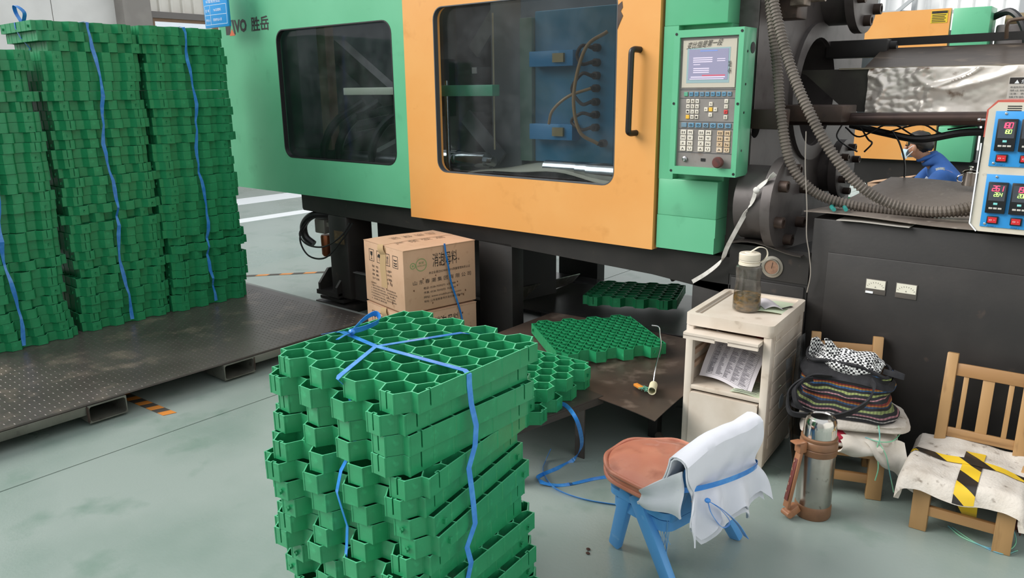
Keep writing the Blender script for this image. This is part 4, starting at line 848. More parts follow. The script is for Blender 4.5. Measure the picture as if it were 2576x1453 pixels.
    for k in range(14):
        y_ = y0+rn.uniform(.02, L_-.02); z_ = rn.uniform(.02, H-.04); st_.plate([(y_+.007*rn.uniform(.3, 1)*math.cos(a*PI/3), z_+.009*rn.uniform(.3, 1)*math.sin(a*PI/3)) for a in range(6)], [], (X_, 0, 0), (0, 1, 0), (0, 0, 1), .0003)
    for k in range(8):
        x_ = x0+rn.uniform(.2, W-.02); z_ = rn.uniform(.02, .16); st_.plate([(x_+.007*rn.uniform(.3, 1)*math.cos(a*PI/3), z_+.010*rn.uniform(.3, 1)*math.sin(a*PI/3)) for a in range(6)], [], (0, Yf, 0), (1, 0, 0), (0, 0, 1), .0003)
    o = P_('dirt_spot', st_, mat('brown_stain', '6e4a33', .8), t, None, 0); o['kind'] = 'stuff'
    return t
carton(0, 0, (.0, .0, 0), -11.5, 'brown cardboard box under another, mostly hidden behind the front strapped stack')
carton(.340, 0, (-.006, .006, 0), -11.5, 'brown printed cardboard box, upper of two beside the machine leg')
solo('box_strap', MB().ribbon(spline([(-2.7580, 2.7897, 0.6779), (-2.7450, 2.7856, 0.6211), (-2.7420, 2.7974, 0.5558), (-2.7420, 2.8145, 0.4665), (-2.7380, 2.8461, 0.3733), (-2.7300, 2.8711, 0.2803), (-2.7300, 2.8864, 0.1867), (-2.7300, 2.8830, 0.0966)], 5), .012, .0012, (0, 1, 0.1)), m_strap, 'blue plastic strap hanging down the printed side of the upper cardboard box', 'strap')
# hazard tape on the floor
def tapef(pts, wd, label, n):
    t = thing('hazard_tape', label, 'tape', pts[0], 0, 'worn hazard tape on the floor'); p0 = Vector(pts[0]); p1 = Vector(pts[1]); d = (p1-p0).normalized(); s_ = Vector((-d.y, d.x, 0)); L_ = (p1-p0).length
    for i in range(n):
        a = p0+d*(L_*i/n); b = p0+d*(L_*(i+1)/n); sl = d*.02; mb = MB(); z_ = Vector((0, 0, .0012)); k = [a-s_*wd/2, b-s_*wd/2, b+s_*wd/2+sl, a+s_*wd/2+sl]
        mb.add([q for q in k]+[q+z_ for q in k], [(0, 3, 2, 1), (4, 5, 6, 7), (0, 1, 5, 4), (1, 2, 6, 5), (2, 3, 7, 6), (3, 0, 4, 7)]); part('stripe', mb, mat('hazard_orange', 'd98a3c', .5) if i % 2 == 0 else mat('hazard_black', '4b4640', .6), t, smooth=0)
tapef([(-5.05, 3.03, .001), (-3.62, 3.06, .001)], .055, 'orange and black hazard tape running along the floor behind the steel pallet', 25)
tapef([(-3.33, 1.53, .001), (-3.78, 1.50, .001)], .055, 'short worn piece of orange hazard tape beside the fork pocket of the pallet', 9)
tapef([(-5.6, 3.2, .001), (-5.05, 3.85, .001)], .05, 'faded hazard tape on the open floor beyond the tall stacks', 9)

# ================================================================ white storage unit with its things
m_plas = mat('yellowed_white_plastic', 'd8cdbf', .45, c2='c8baa9', s=6, c3='9c8c7b', s3=12, lo3=.64, hi3=.8)
su = thing('storage_cabinet', 'grimy white plastic storage cabinet with an open shelf, standing against the machine base', 'cabinet', (-1.14, 2.852, 0), math.radians(4.5))
CW, CD, CH = .325, .44, .607
def SUP(name, mb, m=m_plas, lab=None, parent=None): return part(name, mb, m, parent or su, lab, world=False)
x0, x1, y0, y1 = -CW/2, CW/2, -CD/2, CD/2
SUP('cabinet_top', MB().plate(rrect(x0-.006, x1+.006, y0-.006, y1, .02, 5), [], (0, 0, CH-.045), (1, 0, 0), (0, 1, 0), .036).plate(rrect(x0-.006, x1+.006, y0-.006, y1, .02, 5), [rrect(x0+.018, x1-.018, y0+.022, y1-.02, .012, 4)], (0, 0, CH-.009), (1, 0, 0), (0, 1, 0), .009))
SUP('top_groove', MB().box(x0+.030, x0+.037, y0+.05, y1-.03, CH-.009, CH-.0075), mat('grime', '8d7f70', .7))
SUP('side_panel', MB().box(x0, x0+.012, y0+.01, y1, .05, CH-.045))
SUP('side_panel', MB().box(x1-.014, x1, y0+.01, y1, .05, CH-.045))
rg = MB()
for k in range(9): rg.box(x1, x1+.003, y0+.05, y1-.02, .10+k*.055, .145+k*.055, .0015, 1)
SUP('side_ridge', rg)
SUP('back_panel', MB().box(x0, x1, y1-.01, y1, .05, CH-.045), mat('inner_plastic', 'b79a85', .5))
for xa in (x0-.002, x1-.028): SUP('corner_post', MB().box(xa, xa+.030, y0-.002, y0+.03, .04, CH-.045, .004))
for k in range(3): SUP('shelf_rail', MB().box(x0+.012, x0+.024, y0+.03, y1-.02, .375+k*.055, .395+k*.055), MATS['inner_plastic'])
SUP('shelf', MB().box(x0+.01, x1-.01, y0, y1-.01, .300, .318, .003))
SUP('drawer_front', MB().plate(rrect(x0+.028, x1-.030, .065, .292, .012, 4), [], (0, y0-.006, 0), (1, 0, 0), (0, 0, 1), .006).box(x0+.03, x1-.032, y0-.006, y0+.02, .07, .29))
SUP('keyhole', MB().lathe([(.011, 0), (.011, .003), (.007, .004), (0, .004)], (.085, y0-.012, .105), 16, (0, -1, 0)), m_steel)
SUP('pull_hole', MB().lathe([(.014, 0), (.014, .001)], (-.06, y0-.0118, .105), 16, (0, -1, 0)), mat('grime', '8d7f70', .7))
SUP('sticker', MB().lathe([(.03, 0), (.03, .001)], (x1+.0035, -.03, .25), 24, (1, 0, 0)), mat('pale_blue_sticker', 'c3ccd2', .4))
SUP('lift_flap', MB().plate([(x0+.008, y0-.055), (x1-.03, y0-.055), (x1-.03, y0+.02), (x0+.008, y0+.02)], [], (0, 0, CH-.075), (1, 0, 0), (0, 1, 0), .014).box(x0+.008, -.03, y0-.055, y0-.045, CH-.086, CH-.070).box(.02, x1-.03, y0-.055, y0-.045, CH-.086, CH-.070))
SUP('base_rail', MB().box(x0, x1, y0, y1, .038, .062, .006))
for xa in (x0+.024, x1-.024):
    for ya in (y0+.026, y1-.03): SUP('foot', MB().lathe([(.013, 0), (.017, .010), (.021, .045)], (xa, ya, 0), 14))
m_su = wm(su)
def LS(x_, y_, z_): return m_su @ Vector((x_, y_, z_))
solo('red_disc', MB().lathe([(.032, 0), (.032, .01), (.028, .012), (0, .012)], LS(0, y1-.02, .45), 24, (LS(0, -1, 0)-LS(0, 0, 0))), mat('red_plastic', 'b03430', .4), 'round red plastic lid at the back of the open cabinet shelf', 'lid')
m_paper = mat('printed_paper_white', 'd9d3d8', .7)
def paperfn(u, v):
    # curved form sheet propped on the shelf, top edge leaning back
    x_ = -.125+.215*u+.02*v; y_ = y0+.03+.145*v-.035*math.sin(v*PI)*(.4+u*.3)+.03*(1-u)*(1-v); z_ = .330+.16*v-.03*(u-.5)+.014*(1-v)*math.sin(u*PI*1.2)-.006+.03*(1-u)*(v > 1)
    return LS(x_, y_, z_)
pp = solo('form_sheet', MB().sheet(paperfn, 16, 20, .0008), m_paper, 'curled printed form sheet leaning inside the open cabinet shelf', 'paper')
tl = MB()
def on_paper(b, u, v, du, dv, wth=None):
    a = paperfn(u, v); e = paperfn(u+du, v); f = paperfn(u, v+dv); n = (e-a).cross(f-a).normalized(); k = .0012
    return a+n*k, e-a, f-a
for i in range(24):
    v = .80-i*.031
    for j in range(8):
        a = paperfn(.12+j*.1, v); b = paperfn(.12+(j+1)*.1, v); n = (b-a).cross(paperfn(.12+j*.1, v+.02)-a).normalized()*.0014; tl.beam(a+n, b+n, .0009, .0003, tuple(n.normalized()))
for u in (.12, .22, .45, .6, .75, .92):
    for i in range(10):
        a = paperfn(u, .80-i*.0713); b = paperfn(u, .80-(i+1)*.0713); n = (paperfn(u+.02, .8-i*.0713)-a).cross(a-b).normalized()*.0014; tl.beam(a+n, b+n, .0007, .0003, tuple(n.normalized()))
rn = random.Random(2)
for i in range(22):
    for j in range(5):
        u = .14+j*.155; v = .785-i*.031; wd = rn.uniform(.05, .12); a = paperfn(u, v); b = paperfn(u+wd, v); n = (b-a).cross(paperfn(u, v+.02)-a).normalized()*.0015; tl.beam(a+n, b+n, .0022 if rn.random() < .7 else .0012, .0003, tuple(n.normalized()))
a, b, c = on_paper('', .38, .885, .42, .03); put_text(tl, '成型班：质检分检报告', a, b, c)
part('form_print', tl, mat('grey_form_print', '6c6870', .7), pp, smooth=0)
m_grn = mat('pale_green_paper', 'c6d2b6', .7)
gpz = .3195
g = solo('green_slip', MB().sheet(lambda u, v: LS(.02+.13*u+.02*v, y0+.005+.16*v, gpz+.004*math.sin(u*5+v*3)+.003), 8, 8, .0008), m_grn, 'pale green printed slip lying on the open cabinet shelf under the form', 'paper')
tl = MB()
for i in range(8):
    a = LS(.03+.002*i, y0+.012+i*.016, gpz+.009); tl.beam(a, a+(LS(.09, 0, 0)-LS(0, 0, 0)), .003, .0004)
part('slip_print', tl, m_lgrey, g, smooth=0)
bk = thing('green_booklet', 'pale green folded booklet on top of the white cabinet beside the bottle', 'booklet', LS(.075, .06, CH-.009))
part('cover', MB().sheet(lambda u, v: LS(.005+.145*u, -.055+.17*v+.03*u, CH-.0085+.004+.006*math.sin(u*PI)), 10, 8, .001), m_grn, bk)
part('folded_page', MB().sheet(lambda u, v: LS(.005+.06*u+.07*v, .075-.10*v+.03*u, CH+.004+.012*math.sin(u*PI)), 8, 8, .001), m_paper, bk)
tl = MB()
for i in range(9):
    for j in range(3):
        a = LS(.015+j*.022+.004*i, -.045+i*.012, CH+.0008+.003*0); tl.beam(a+V(0, 0, .0035), a+V(0, 0, .0035)+(LS(.015, .003, 0)-LS(0, 0, 0)), .003, .0004)
part('booklet_print', tl, mat('green_grey_print', '8a9a80', .7), bk, smooth=0)
part('bar_code', MB().beam(LS(.125, .015, CH+.0035), LS(.15, .075, CH+.0035), .012, .0006), m_ink, bk)
# tea bottle
bp = V(*(-1.1344, 2.8220, 0.5985)); bz = .5985
bt = thing('tea_bottle', 'clear plastic bottle of tea with a cream screw lid on the white cabinet', 'bottle', bp)
def bpart(n, mb, m, lab=None): return part(n, mb, m, bt, lab, world=False)
def shell(prof, t): return prof+[(r-t, z+ (t if i == 0 else 0)) for i, (r, z) in reversed(list(enumerate(prof)))]
bprof = [(.046, 0), (.053, .006), (.054, .012), (.0535, .045), (.0515, .075), (.0475, .11), (.0470, .13), (.0485, .155), (.0500, .168), (.0485, .176), (.040, .182), (.036, .184)]
def lath(prof, n=32):
    mb = MB(); k = 0
    for r, z in prof:
        for j in range(n): mb.v.append(V(r*math.cos(2*PI*j/n), r*math.sin(2*PI*j/n), z))
    for i in range(len(prof)-1):
        for j in range(n): mb.f.append((i*n+j, i*n+(j+1) % n, (i+1)*n+(j+1) % n, (i+1)*n+j))
    return mb
bpart('bottle_body', lath(bprof+[(r-.0012, z) for r, z in reversed(bprof)]), glass('clear_bottle_plastic', 'f3f1ee', .06, 1.3, .05, 'd9d4cc', 14.))
bpart('tea', lath([(1e-4, .003), (.044, .003), (.0505, .009), (.0518, .012), (.0515, .045), (.0505, .066), (1e-4, .066)]), mat('tea_leaves', '5a4a22', .25, c2='8a6a2c', s=26, lo=.4, hi=.6, c3='2f2f16', s3=40, lo3=.5, hi3=.65, stretch=(1, 1, 2.2)))
bpart('neck_ring', lath([(.036, .183), (.041, .184), (.041, .192), (.036, .193), (.036, .197), (.040, .198), (.040, .203), (1e-4, .203)]), mat('cream_lid', 'ded5c3', .4))
bpart('screw_lid', lath([(.040, .204), (.0405, .205), (.0405, .227), (.038, .230), (.020, .2305), (.018, .233), (1e-4, .233)]), MATS['cream_lid'])
rd = Vector((rt.x, rt.y, 0)).normalized()
bpart('carry_loop', MB().ribbon(spline([V(0, 0, .232), rd*.012+V(0, 0, .240), rd*.035+V(0, 0, .252), rd*.060+V(0, 0, .245), rd*.068+V(0, 0, .222), rd*.058+V(0, 0, .202), rd*.041+V(0, 0, .190)], 6), .011, .0025, V(-rd.y, rd.x, 0)), MATS['cream_lid'])
# clear plastic sleeve hanging beside the unit
solo('plastic_sleeve', MB().sheet(lambda u, v: LS(x1+.03+.05*v*v+.014*math.sin(u*6+v*2)+.012, y0+.06+.27*u, .47-.45*v+.03*u), 14, 18, .001), glass('cloudy_plastic', 'c4c6c6', .15, 1.3, .12, 'b5b8ba', 7.), 'cloudy clear plastic sheet hanging against the side of the white cabinet', 'plastic sheet')

# ================================================================ steel vacuum flask
fl = thing('vacuum_flask', 'large steel vacuum flask with brown plastic collar and side strap, standing on the floor', 'flask', (-.722, 2.515, 0))
def FP(n, mb, m, parent=None, lab=None): return part(n, mb, m, parent or fl, lab, world=False)
m_brn = mat('brown_flask_plastic', '7d5a3f', .4, c2='6b4b34', s=14)
FP('base_ring', lath([(1e-4, 0), (.058, 0), (.061, .006), (.061, .042), (.058, .048)]), m_brn)
FP('steel_body', lath([(.0575, .046), (.0585, .05), (.0585, .232), (.057, .236)], 40), mat('brushed_steel', 'b3aea6', .26, .95, c2='8f897f', s=9, c3='6d665c', s3=40, lo3=.62, hi3=.75))
FP('collar', lath([(.056, .232), (.061, .236), (.062, .256), (.059, .259), (.062, .262), (.062, .280), (.058, .286), (.060, .289), (.060, .296), (.052, .300)]), m_brn)
FP('cup_lid', lath([(.050, .296), (.054, .300), (.0535, .330), (.0515, .352), (.046, .364), (.036, .369), (.034, .366), (1e-4, .366)], 40), mat('polished_steel', 'cfccc6', .12, 1.))
sd_ = (-rd*.95+V(.2, -.25, 0)).normalized(); tn = V(-sd_.y, sd_.x, 0)
hdl = FP('carry_strap', MB().beam(sd_*.075+V(0, 0, .262), sd_*.112+V(0, 0, .045), .026, .013, tuple(sd_), .003), mat('tan_strap_plastic', '9a6a4a', .42))
part('strap_inlay', MB().beam(sd_*.088+V(0, 0, .225), sd_*.118+V(0, 0, .075), .016, .003, tuple(sd_), .001), mat('maroon_inlay', '6a3530', .4), hdl, world=False)
tl = MB()
for i, c_ in enumerate('FLASK'):
    q = sd_*(.0945+.0055*i)+V(0, 0, .212-.027*i); put_text(tl, c_, q+sd_*.0005-tn*.003, tn*.006, (sd_*-.15+V(0, 0, 1)).normalized()*.008)
part('strap_lettering', tl, mat('pale_lettering', 'b59a80', .5), hdl, smooth=0, world=False)
part('clip', MB().obox(sd_*.074+V(0, 0, .268), (.03, .03, .04), Matrix.Rotation(math.atan2(sd_.y, sd_.x), 3, 'Z'), .004).obox(sd_*.09+V(0, 0, .286), (.034, .034, .006), Matrix.Rotation(math.atan2(sd_.y, sd_.x), 3, 'Z'), .002), MATS['tan_strap_plastic'], hdl, world=False)
part('clip', MB().obox(sd_*.088+V(0, 0, .028), (.05, .03, .03), Matrix.Rotation(math.atan2(sd_.y, sd_.x), 3, 'Z') @ Matrix.Rotation(.5, 3, 'Y'), .004).cyl(sd_*.108+tn*.018+V(0, 0, .022), sd_*.108-tn*.018+V(0, 0, .022), .011), MATS['tan_strap_plastic'], hdl, world=False)

# ================================================================ small wooden chairs
m_wood = mat('varnished_pale_wood', 'b08c5e', .42, c2='9c774b', s=9, lo=.35, hi=.7, stretch=(1, 1, .12), c3='80603c', s3=24, lo3=.58, hi3=.72)
m_wood2 = mat('varnished_wood_across', 'a98457', .42, c2='916a42', s=9, lo=.35, hi=.7, stretch=(.12, 1, 1), c3='755434', s3=24, lo3=.6, hi3=.74)
def wood_chair(loc, rz, label, W, Dp, SHt, BH, tilt=.07):
    """local: front is -y"""
    t = thing('wooden_chair', label, 'chair', loc, rz, 'small wooden chairs')
    def P_(*a): return part(*a, t, world=False)
    lw = .052; hx = W/2-lw/2
    for s_ in (-1, 1):
        P_('leg', MB().beam((s_*hx, -Dp/2+.02, 0), (s_*hx, -Dp/2+.025, SHt-.022), lw, .034, (0, 1, 0), .003), m_wood)
        P_('back_post', MB().beam((s_*(hx-.0), Dp/2-.02, 0), (s_*hx, Dp/2-.02, SHt), .036, .034, (0, 1, 0), .003).beam((s_*hx, Dp/2-.02, SHt-.01), (s_*hx, Dp/2-.02+tilt, BH), .036, .032, (0, 1, 0), .003), m_wood)
        P_('side_rail', MB().beam((s_*hx, -Dp/2+.03, SHt*.42), (s_*hx, Dp/2-.03, SHt*.42), .03, .022, (0, 0, 1), .002), m_wood2)
    P_('stretcher', MB().beam((-hx, -Dp/2+.02, SHt*.40), (hx, -Dp/2+.02, SHt*.40), .018, .034, (0, 0, 1), .002), m_wood2)
    P_('seat', MB().box(-W/2-.004, W/2+.004, -Dp/2-.01, Dp/2-.035, SHt-.022, SHt, .004), m_wood2)
    def yb(z): return Dp/2-.02+tilt*(z-SHt)/(BH-SHt)
    z1 = BH-.055; z0 = SHt+.06
    P_('top_rail', MB().beam((-hx, yb(z1), z1), (hx, yb(z1), z1), .018, .045, (0, tilt, BH-SHt), .003), m_wood2)
    P_('lower_rail', MB().beam((-hx, yb(z0), z0), (hx, yb(z0), z0), .018, .034, (0, tilt, BH-SHt), .003), m_wood2)
    for xs, wd in ((-.068*W/.29, .016), (0, .036), (.068*W/.29, .016)): P_('slat', MB().beam((xs, yb(z0), z0), (xs, yb(z1), z1), wd, .010, (0, 1, 0), .001), m_wood)
    return t
rch = wood_chair((-.300, 2.795, 0), math.radians(3), 'small pale wooden chair with a taped felt pad at the right edge', .292, .33, .185, .522)
mr = wm(rch)
m_felt = mat('dirty_white_felt', 'c9c2b8', .95, c2='b5aca0', s=14, c3='6d6154', s3=30, lo3=.62, hi3=.74, bump=.3, bs=120)
def feltfn(u, v):
    x_ = (u-.5)*.37; y_ = -.215+v*.37; e = min(1, max(0, (.14-v)/.14)); sd2 = max(0, abs(u-.5)-.43)/.07
    z_ = .212-.055*e*e-.035*sd2*sd2+.006*math.sin(u*9+v*4)+.007*mnoise.noise(Vector((u*5, v*5, 1)))+.014*(v > .85)*(v-.85)/.15
    y_ += .035*e*e*math.sin(u*PI)*.4+.010*math.sin(u*11)*e; return mr @ Vector((x_-.01, y_, z_))
fp_ = solo('felt_pad', MB().sheet(feltfn, 40, 40, .024), m_felt, 'thick dirty white felt pad crossed with hazard tape on the right wooden chair', 'seat pad')
def hazard_mat():
    M_ = bpy.data.materials.new('black_yellow_tape'); M_.use_nodes = True; nt = M_.node_tree; b = nt.nodes['Principled BSDF']; b.inputs['Roughness'].default_value = .35
    tc = nt.nodes.new('ShaderNodeTexCoord'); wv = nt.nodes.new('ShaderNodeTexWave'); wv.bands_direction = 'DIAGONAL'; wv.inputs['Scale'].default_value = 4.2; rp = nt.nodes.new('ShaderNodeValToRGB'); rp.color_ramp.interpolation = 'CONSTANT'
    rp.color_ramp.elements[0].color = lin('26221e'); rp.color_ramp.elements[1].color = lin('d9b62c'); rp.color_ramp.elements[1].position = .5
    nt.links.new(tc.outputs['Object'], wv.inputs['Vector']); nt.links.new(wv.outputs['Fac'], rp.inputs['Fac']); nt.links.new(rp.outputs['Color'], b.inputs['Base Color']); return M_
m_haz = hazard_mat()
def over(u, v, k=.003): p = feltfn(u, v); return p+Vector((0, 0, k))
part('tape_strip', MB().sheet(lambda u, v: over(.50+.16*(u-.5)+.03, .04+.80*v-.04), 4, 24, .001), m_haz, fp_)
part('tape_strip', MB().sheet(lambda u, v: over(.02+.96*v, .58+.10*(u-.5)-.10*v+.04, .004), 4, 24, .001), m_haz, fp_)
part('hanging_tape', MB().sheet(lambda u, v: mr @ Vector((-.02+.06*u, -.18+.10*v, .17-.15*v+.0*u)), 3, 8, .001), m_haz, fp_)

lch = wood_chair((-.735, 2.838, 0), math.radians(20), 'small wooden chair carrying the striped bag, beside the white cabinet', .275, .30, .185, .512)
ml = wm(lch)
def LC(x_, y_, z_): return ml @ Vector((x_, y_, z_))
m_cloth = mat('white_cotton_cloth', 'd2ccc2', .9, c2='bdb5a9', s=8, bump=.15, bs=50)
def wadfn(z0, hgt, rx, ry, cx, cy, seed):
    def f(p):
        k = 1+.10*mnoise.noise(Vector((p.x*2+seed, p.y*2, p.z*2)))
        sx_ = math.copysign(abs(p.x)**.55, p.x)*k; sy_ = math.copysign(abs(p.y)**.55, p.y)*k; sz_ = math.copysign(abs(p.z)**.8, p.z)*(1+.12*mnoise.noise(Vector((p.x*3, p.y*3+seed, 2))))
        return Vector((sx_, sy_, sz_))
    mb = MB().blob((0, 0, 0), (rx, ry, hgt/2), 40, 18, f); mb.v = [LC(v.x+cx, v.y+cy, v.z+z0+hgt/2) for v in mb.v]; return mb
wc = solo('white_cloth', wadfn(.186, .062, .165, .15, .015, -.02, 3), m_cloth, 'crumpled white cloth on the seat of the left wooden chair', 'cloth')
def flapfn(u, v): return LC(.06+.13*u+.05*v, -.165-.022*math.sin(v*PI)+.03*u-.01*math.sin(u*7), .232-.165*v*(.35+.75*u)+.008*math.sin(u*9+v*4))
part('hanging_corner', MB().sheet(flapfn, 14, 16, .005), m_cloth, wc)
part('cloth_fold', MB().sheet(lambda u, v: LC(-.03+.13*u+.02*math.sin(v*4), -.155-.03*math.sin(v*PI), .236-.062*v+.006*math.sin(u*8)), 12, 10, .006), m_cloth, wc)
solo('red_cloth', wadfn(.205, .045, .075, .05, -.065, -.125, 8), mat('red_cloth', 'a82038', .85, c2='8c1a2f', s=9), 'red cloth tucked under the felt on the left wooden chair', 'cloth')
solo('rolled_felt', wadfn(.249, .050, .185, .145, .03, -.015, 6), m_felt, 'folded grey felt pad on the white cloth under the striped bag', 'seat pad')
tw = MB().tube(spline([LC(.095, -.10, .303), LC(.10, -.155, .292), LC(.105, -.178, .255), LC(.10, -.183, .22), LC(.11, -.19, .15), LC(.105, -.19, .10)], 6), .0022, 5).tube(spline([LC(.06, -.17, .25), LC(.105, -.181, .245), (LC(.15, -.15, .24)), LC(.18, -.1, .25)], 6), .0022, 5).tube(spline([LC(.105, -.18, .24), LC(.13, -.19, .20), LC(.15, -.185, .13), LC(.17, -.18, .06)], 6), .002, 5)
solo('green_twine', tw, mat('pale_green_twine', '7fbf9a', .6, c2='4a86b8', s=9), 'green and blue twine knotted round the felt and cloth on the left chair', 'twine')

# ---- striped tote bag
def stripe_mat():
    M_ = bpy.data.materials.new('striped_woven_cloth'); M_.use_nodes = True; nt = M_.node_tree; b = nt.nodes['Principled BSDF']; b.inputs['Roughness'].default_value = .9
    tc = nt.nodes.new('ShaderNodeTexCoord'); sp = nt.nodes.new('ShaderNodeSeparateXYZ'); nz_ = nt.nodes.new('ShaderNodeTexNoise'); nz_.inputs['Scale'].default_value = 9
    ad = nt.nodes.new('ShaderNodeMath'); ad.operation = 'MULTIPLY_ADD'; ad.inputs[1].default_value = .035
    mr_ = nt.nodes.new('ShaderNodeMapRange'); mr_.inputs['From Min'].default_value = .01; mr_.inputs['From Max'].default_value = .20
    rp = nt.nodes.new('ShaderNodeValToRGB'); rp.color_ramp.interpolation = 'CONSTANT'; cr = rp.color_ramp
    K = '202024'; bands = [(0, K), (.10, 'b9b4b2'), (.125, K), (.17, '9a6b72'), (.20, K), (.25, '7d8a55'), (.285, K), (.33, '2f4a6a'), (.36, 'a86a30'), (.39, '7a2f28'), (.42, K), (.47, 'a87a80'), (.49, K), (.53, '8c985c'), (.56, K), (.60, '2f5a86'), (.63, 'b08038'), (.655, '8a3028'), (.68, K), (.80, '8c985c'), (.83, K), (.87, '3a5c80'), (.90, K)]
    for i, (p, c) in enumerate(bands):
        e = cr.elements[i] if i < 2 else cr.elements.new(p); e.position = p; e.color = lin(c)
    ck = nt.nodes.new('ShaderNodeTexWave'); ck.inputs['Scale'].default_value = 28; ck.bands_direction = 'X'
    mx = nt.nodes.new('ShaderNodeMix'); mx.data_type = 'RGBA'; mx.inputs['B'].default_value = lin('1b1b1e'); ms = nt.nodes.new('ShaderNodeMath'); ms.operation = 'MULTIPLY'; ms.inputs[1].default_value = .45
    nt.links.new(tc.outputs['Object'], sp.inputs[0]); nt.links.new(tc.outputs['Object'], nz_.inputs['Vector']); nt.links.new(nz_.outputs['Fac'], ad.inputs[0]); nt.links.new(sp.outputs['Z'], ad.inputs[2])
    nt.links.new(ad.outputs[0], mr_.inputs['Value']); nt.links.new(mr_.outputs['Result'], rp.inputs['Fac']); nt.links.new(tc.outputs['Object'], ck.inputs['Vector']); nt.links.new(ck.outputs['Fac'], ms.inputs[0])
    nt.links.new(rp.outputs['Color'], mx.inputs['A']); nt.links.new(ms.outputs[0], mx.inputs['Factor']); nt.links.new(mx.outputs['Result'], b.inputs['Base Color']); return M_
bg = thing('tote_bag', 'black tote bag with woven coloured stripes resting on the left wooden chair', 'bag', LC(-.01, -.045, .297), math.radians(10))
m_bk = mat('black_canvas', '1c1c1f', .85, c2='2a2a2e', s=30)
def bagfn(u, v):
    q = 2*PI*u; z_ = .185*v; wd = .175*(1-.22*v)*(1+.05*math.sin(v*7+2)); dp = .105*(1-.45*v); c_, s_ = math.cos(q), math.sin(q)
    k = .010*mnoise.noise(Vector((c_*2, s_*2, v*4)))+.006*math.sin(v*22+u*6)
    x_ = math.copysign(abs(c_)**.6, c_)*(wd+k); y_ = math.copysign(abs(s_)**.7, s_)*(dp+k)
    return (x_+.0*v, y_, z_*(1-.10*c_*v)+.012*math.sin(3*q)*v)
def closed(fn, nu, nv, cap=True):
    mb = MB(); 
    for j in range(nv+1):
        for i in range(nu): mb.v.append(Vector(fn(i/nu, j/nv)))
    for j in range(nv):
        for i in range(nu): mb.f.append((j*nu+i, j*nu+(i+1) % nu, (j+1)*nu+(i+1) % nu, (j+1)*nu+i))
    if cap: mb.f.append(tuple(reversed(range(nu))))
    return mb
def BG(n, mb, m): return part(n, mb, m, bg, world=False)
BG('bag_body', closed(bagfn, 64, 30), stripe_mat())
BG('bag_lining', closed(lambda u, v: (lambda p: (p[0]*.97, p[1]*.97, p[2]-.002))(bagfn(u, .75+.25*v)), 64, 6), mat('beige_lining', 'a08a78', .8))
rim = [Vector(bagfn(i/48, 1)) for i in range(49)]
BG('rim_band', MB().tube(rim, .007, 6, False), m_bk)
BG('top_band', closed(lambda u, v: (lambda p: (p[0]*1.025, p[1]*1.04, p[2]))(bagfn(u, .70+.22*v)), 64, 5, False), m_bk)
BG('corner_ear', MB().ribbon(spline([(.12, -.02, .175), (.16, -.03, .172), (.185, -.02, .165), (.15, .0, .17)], 5), .02, .006, (0, .3, 1)), m_bk)
BG('handle', MB().ribbon(spline([(-.10, -.10, .135), (-.14, -.11, .12), (-.178, -.105, .06), (-.165, -.12, .0), (-.10, -.13, .004), (.0, -.135, .025), (.075, -.13, .08), (.10, -.105, .135), (.085, -.085, .16)], 8), .024, .006, (.2, -.5, 1)), m_bk)
BG('handle', MB().ribbon(spline([(-.04, -.085, .15), (-.11, -.10, .145), (-.155, -.115, .10), (-.15, -.122, .05), (-.13, -.118, .02)], 8), .022, .006, (.6, -.5, .6)), m_bk)
def check_mat():
    M_ = bpy.data.materials.new('black_white_check_cloth'); M_.use_nodes = True; nt = M_.node_tree; b = nt.nodes['Principled BSDF']; b.inputs['Roughness'].default_value = .9
    tc = nt.nodes.new('ShaderNodeTexCoord'); a = nt.nodes.new('ShaderNodeTexChecker'); a.inputs['Scale'].default_value = 125; a.inputs['Color1'].default_value = lin('e4e4e2'); a.inputs['Color2'].default_value = lin('222226')
    nt.links.new(tc.outputs['Object'], a.inputs['Vector']); nt.links.new(a.outputs['Color'], b.inputs['Base Color']); return M_
mg = wm(bg)
def scarf(u, v):
    x_ = -.10+.22*u; y_ = -.03+.08*v+.01*math.sin(u*9); pk = math.exp(-((u-.05)/.10)**2)*.055+math.exp(-((u-.38)/.17)**2)*.07
    return mg @ Vector((x_, y_, .165+pk*(1-.5*abs(v-.4)*2)-.03*(1-v)*u-.02*u+.014*mnoise.noise(Vector((u*5, v*4, 3)))))
def scarf2(p):
    k = 1+.25*mnoise.noise(Vector((p.x*1.8, p.y*2, p.z*2))); return Vector((p.x*k, p.y*k, p.z*k))
sc = MB().blob((0, 0, 0), (.115, .06, .05), 36, 20, scarf2); sc.v = [mg @ (v+Vector((.01, -.01, .185))) for v in sc.v]
sc.blob((0, 0, 0), (1, 1, 1), 4, 2); del sc.v[-12:]; sc.f = [f for f in sc.f if max(f) < len(sc.v)]
scf = solo('check_cloth', sc, check_mat(), 'black and white checked cloth stuffed into the top of the striped bag', 'cloth')
part('cloth_peak', MB().sheet(lambda u, v: mg @ Vector((-.065+.085*u-.015*v, -.05+.05*u*v, .20+.075*v*(1-.7*u)+.008*math.sin(u*9))), 12, 10, .004), scf.data.materials[0], scf)
part('cloth_peak', MB().sheet(lambda u, v: mg @ Vector((-.135+.05*u+.01*v, -.02+.03*math.sin(u*3), .15+.115*v*(1-.3*u)+.006*math.sin(u*9+v*5))), 10, 10, .004), scf.data.materials[0], scf)
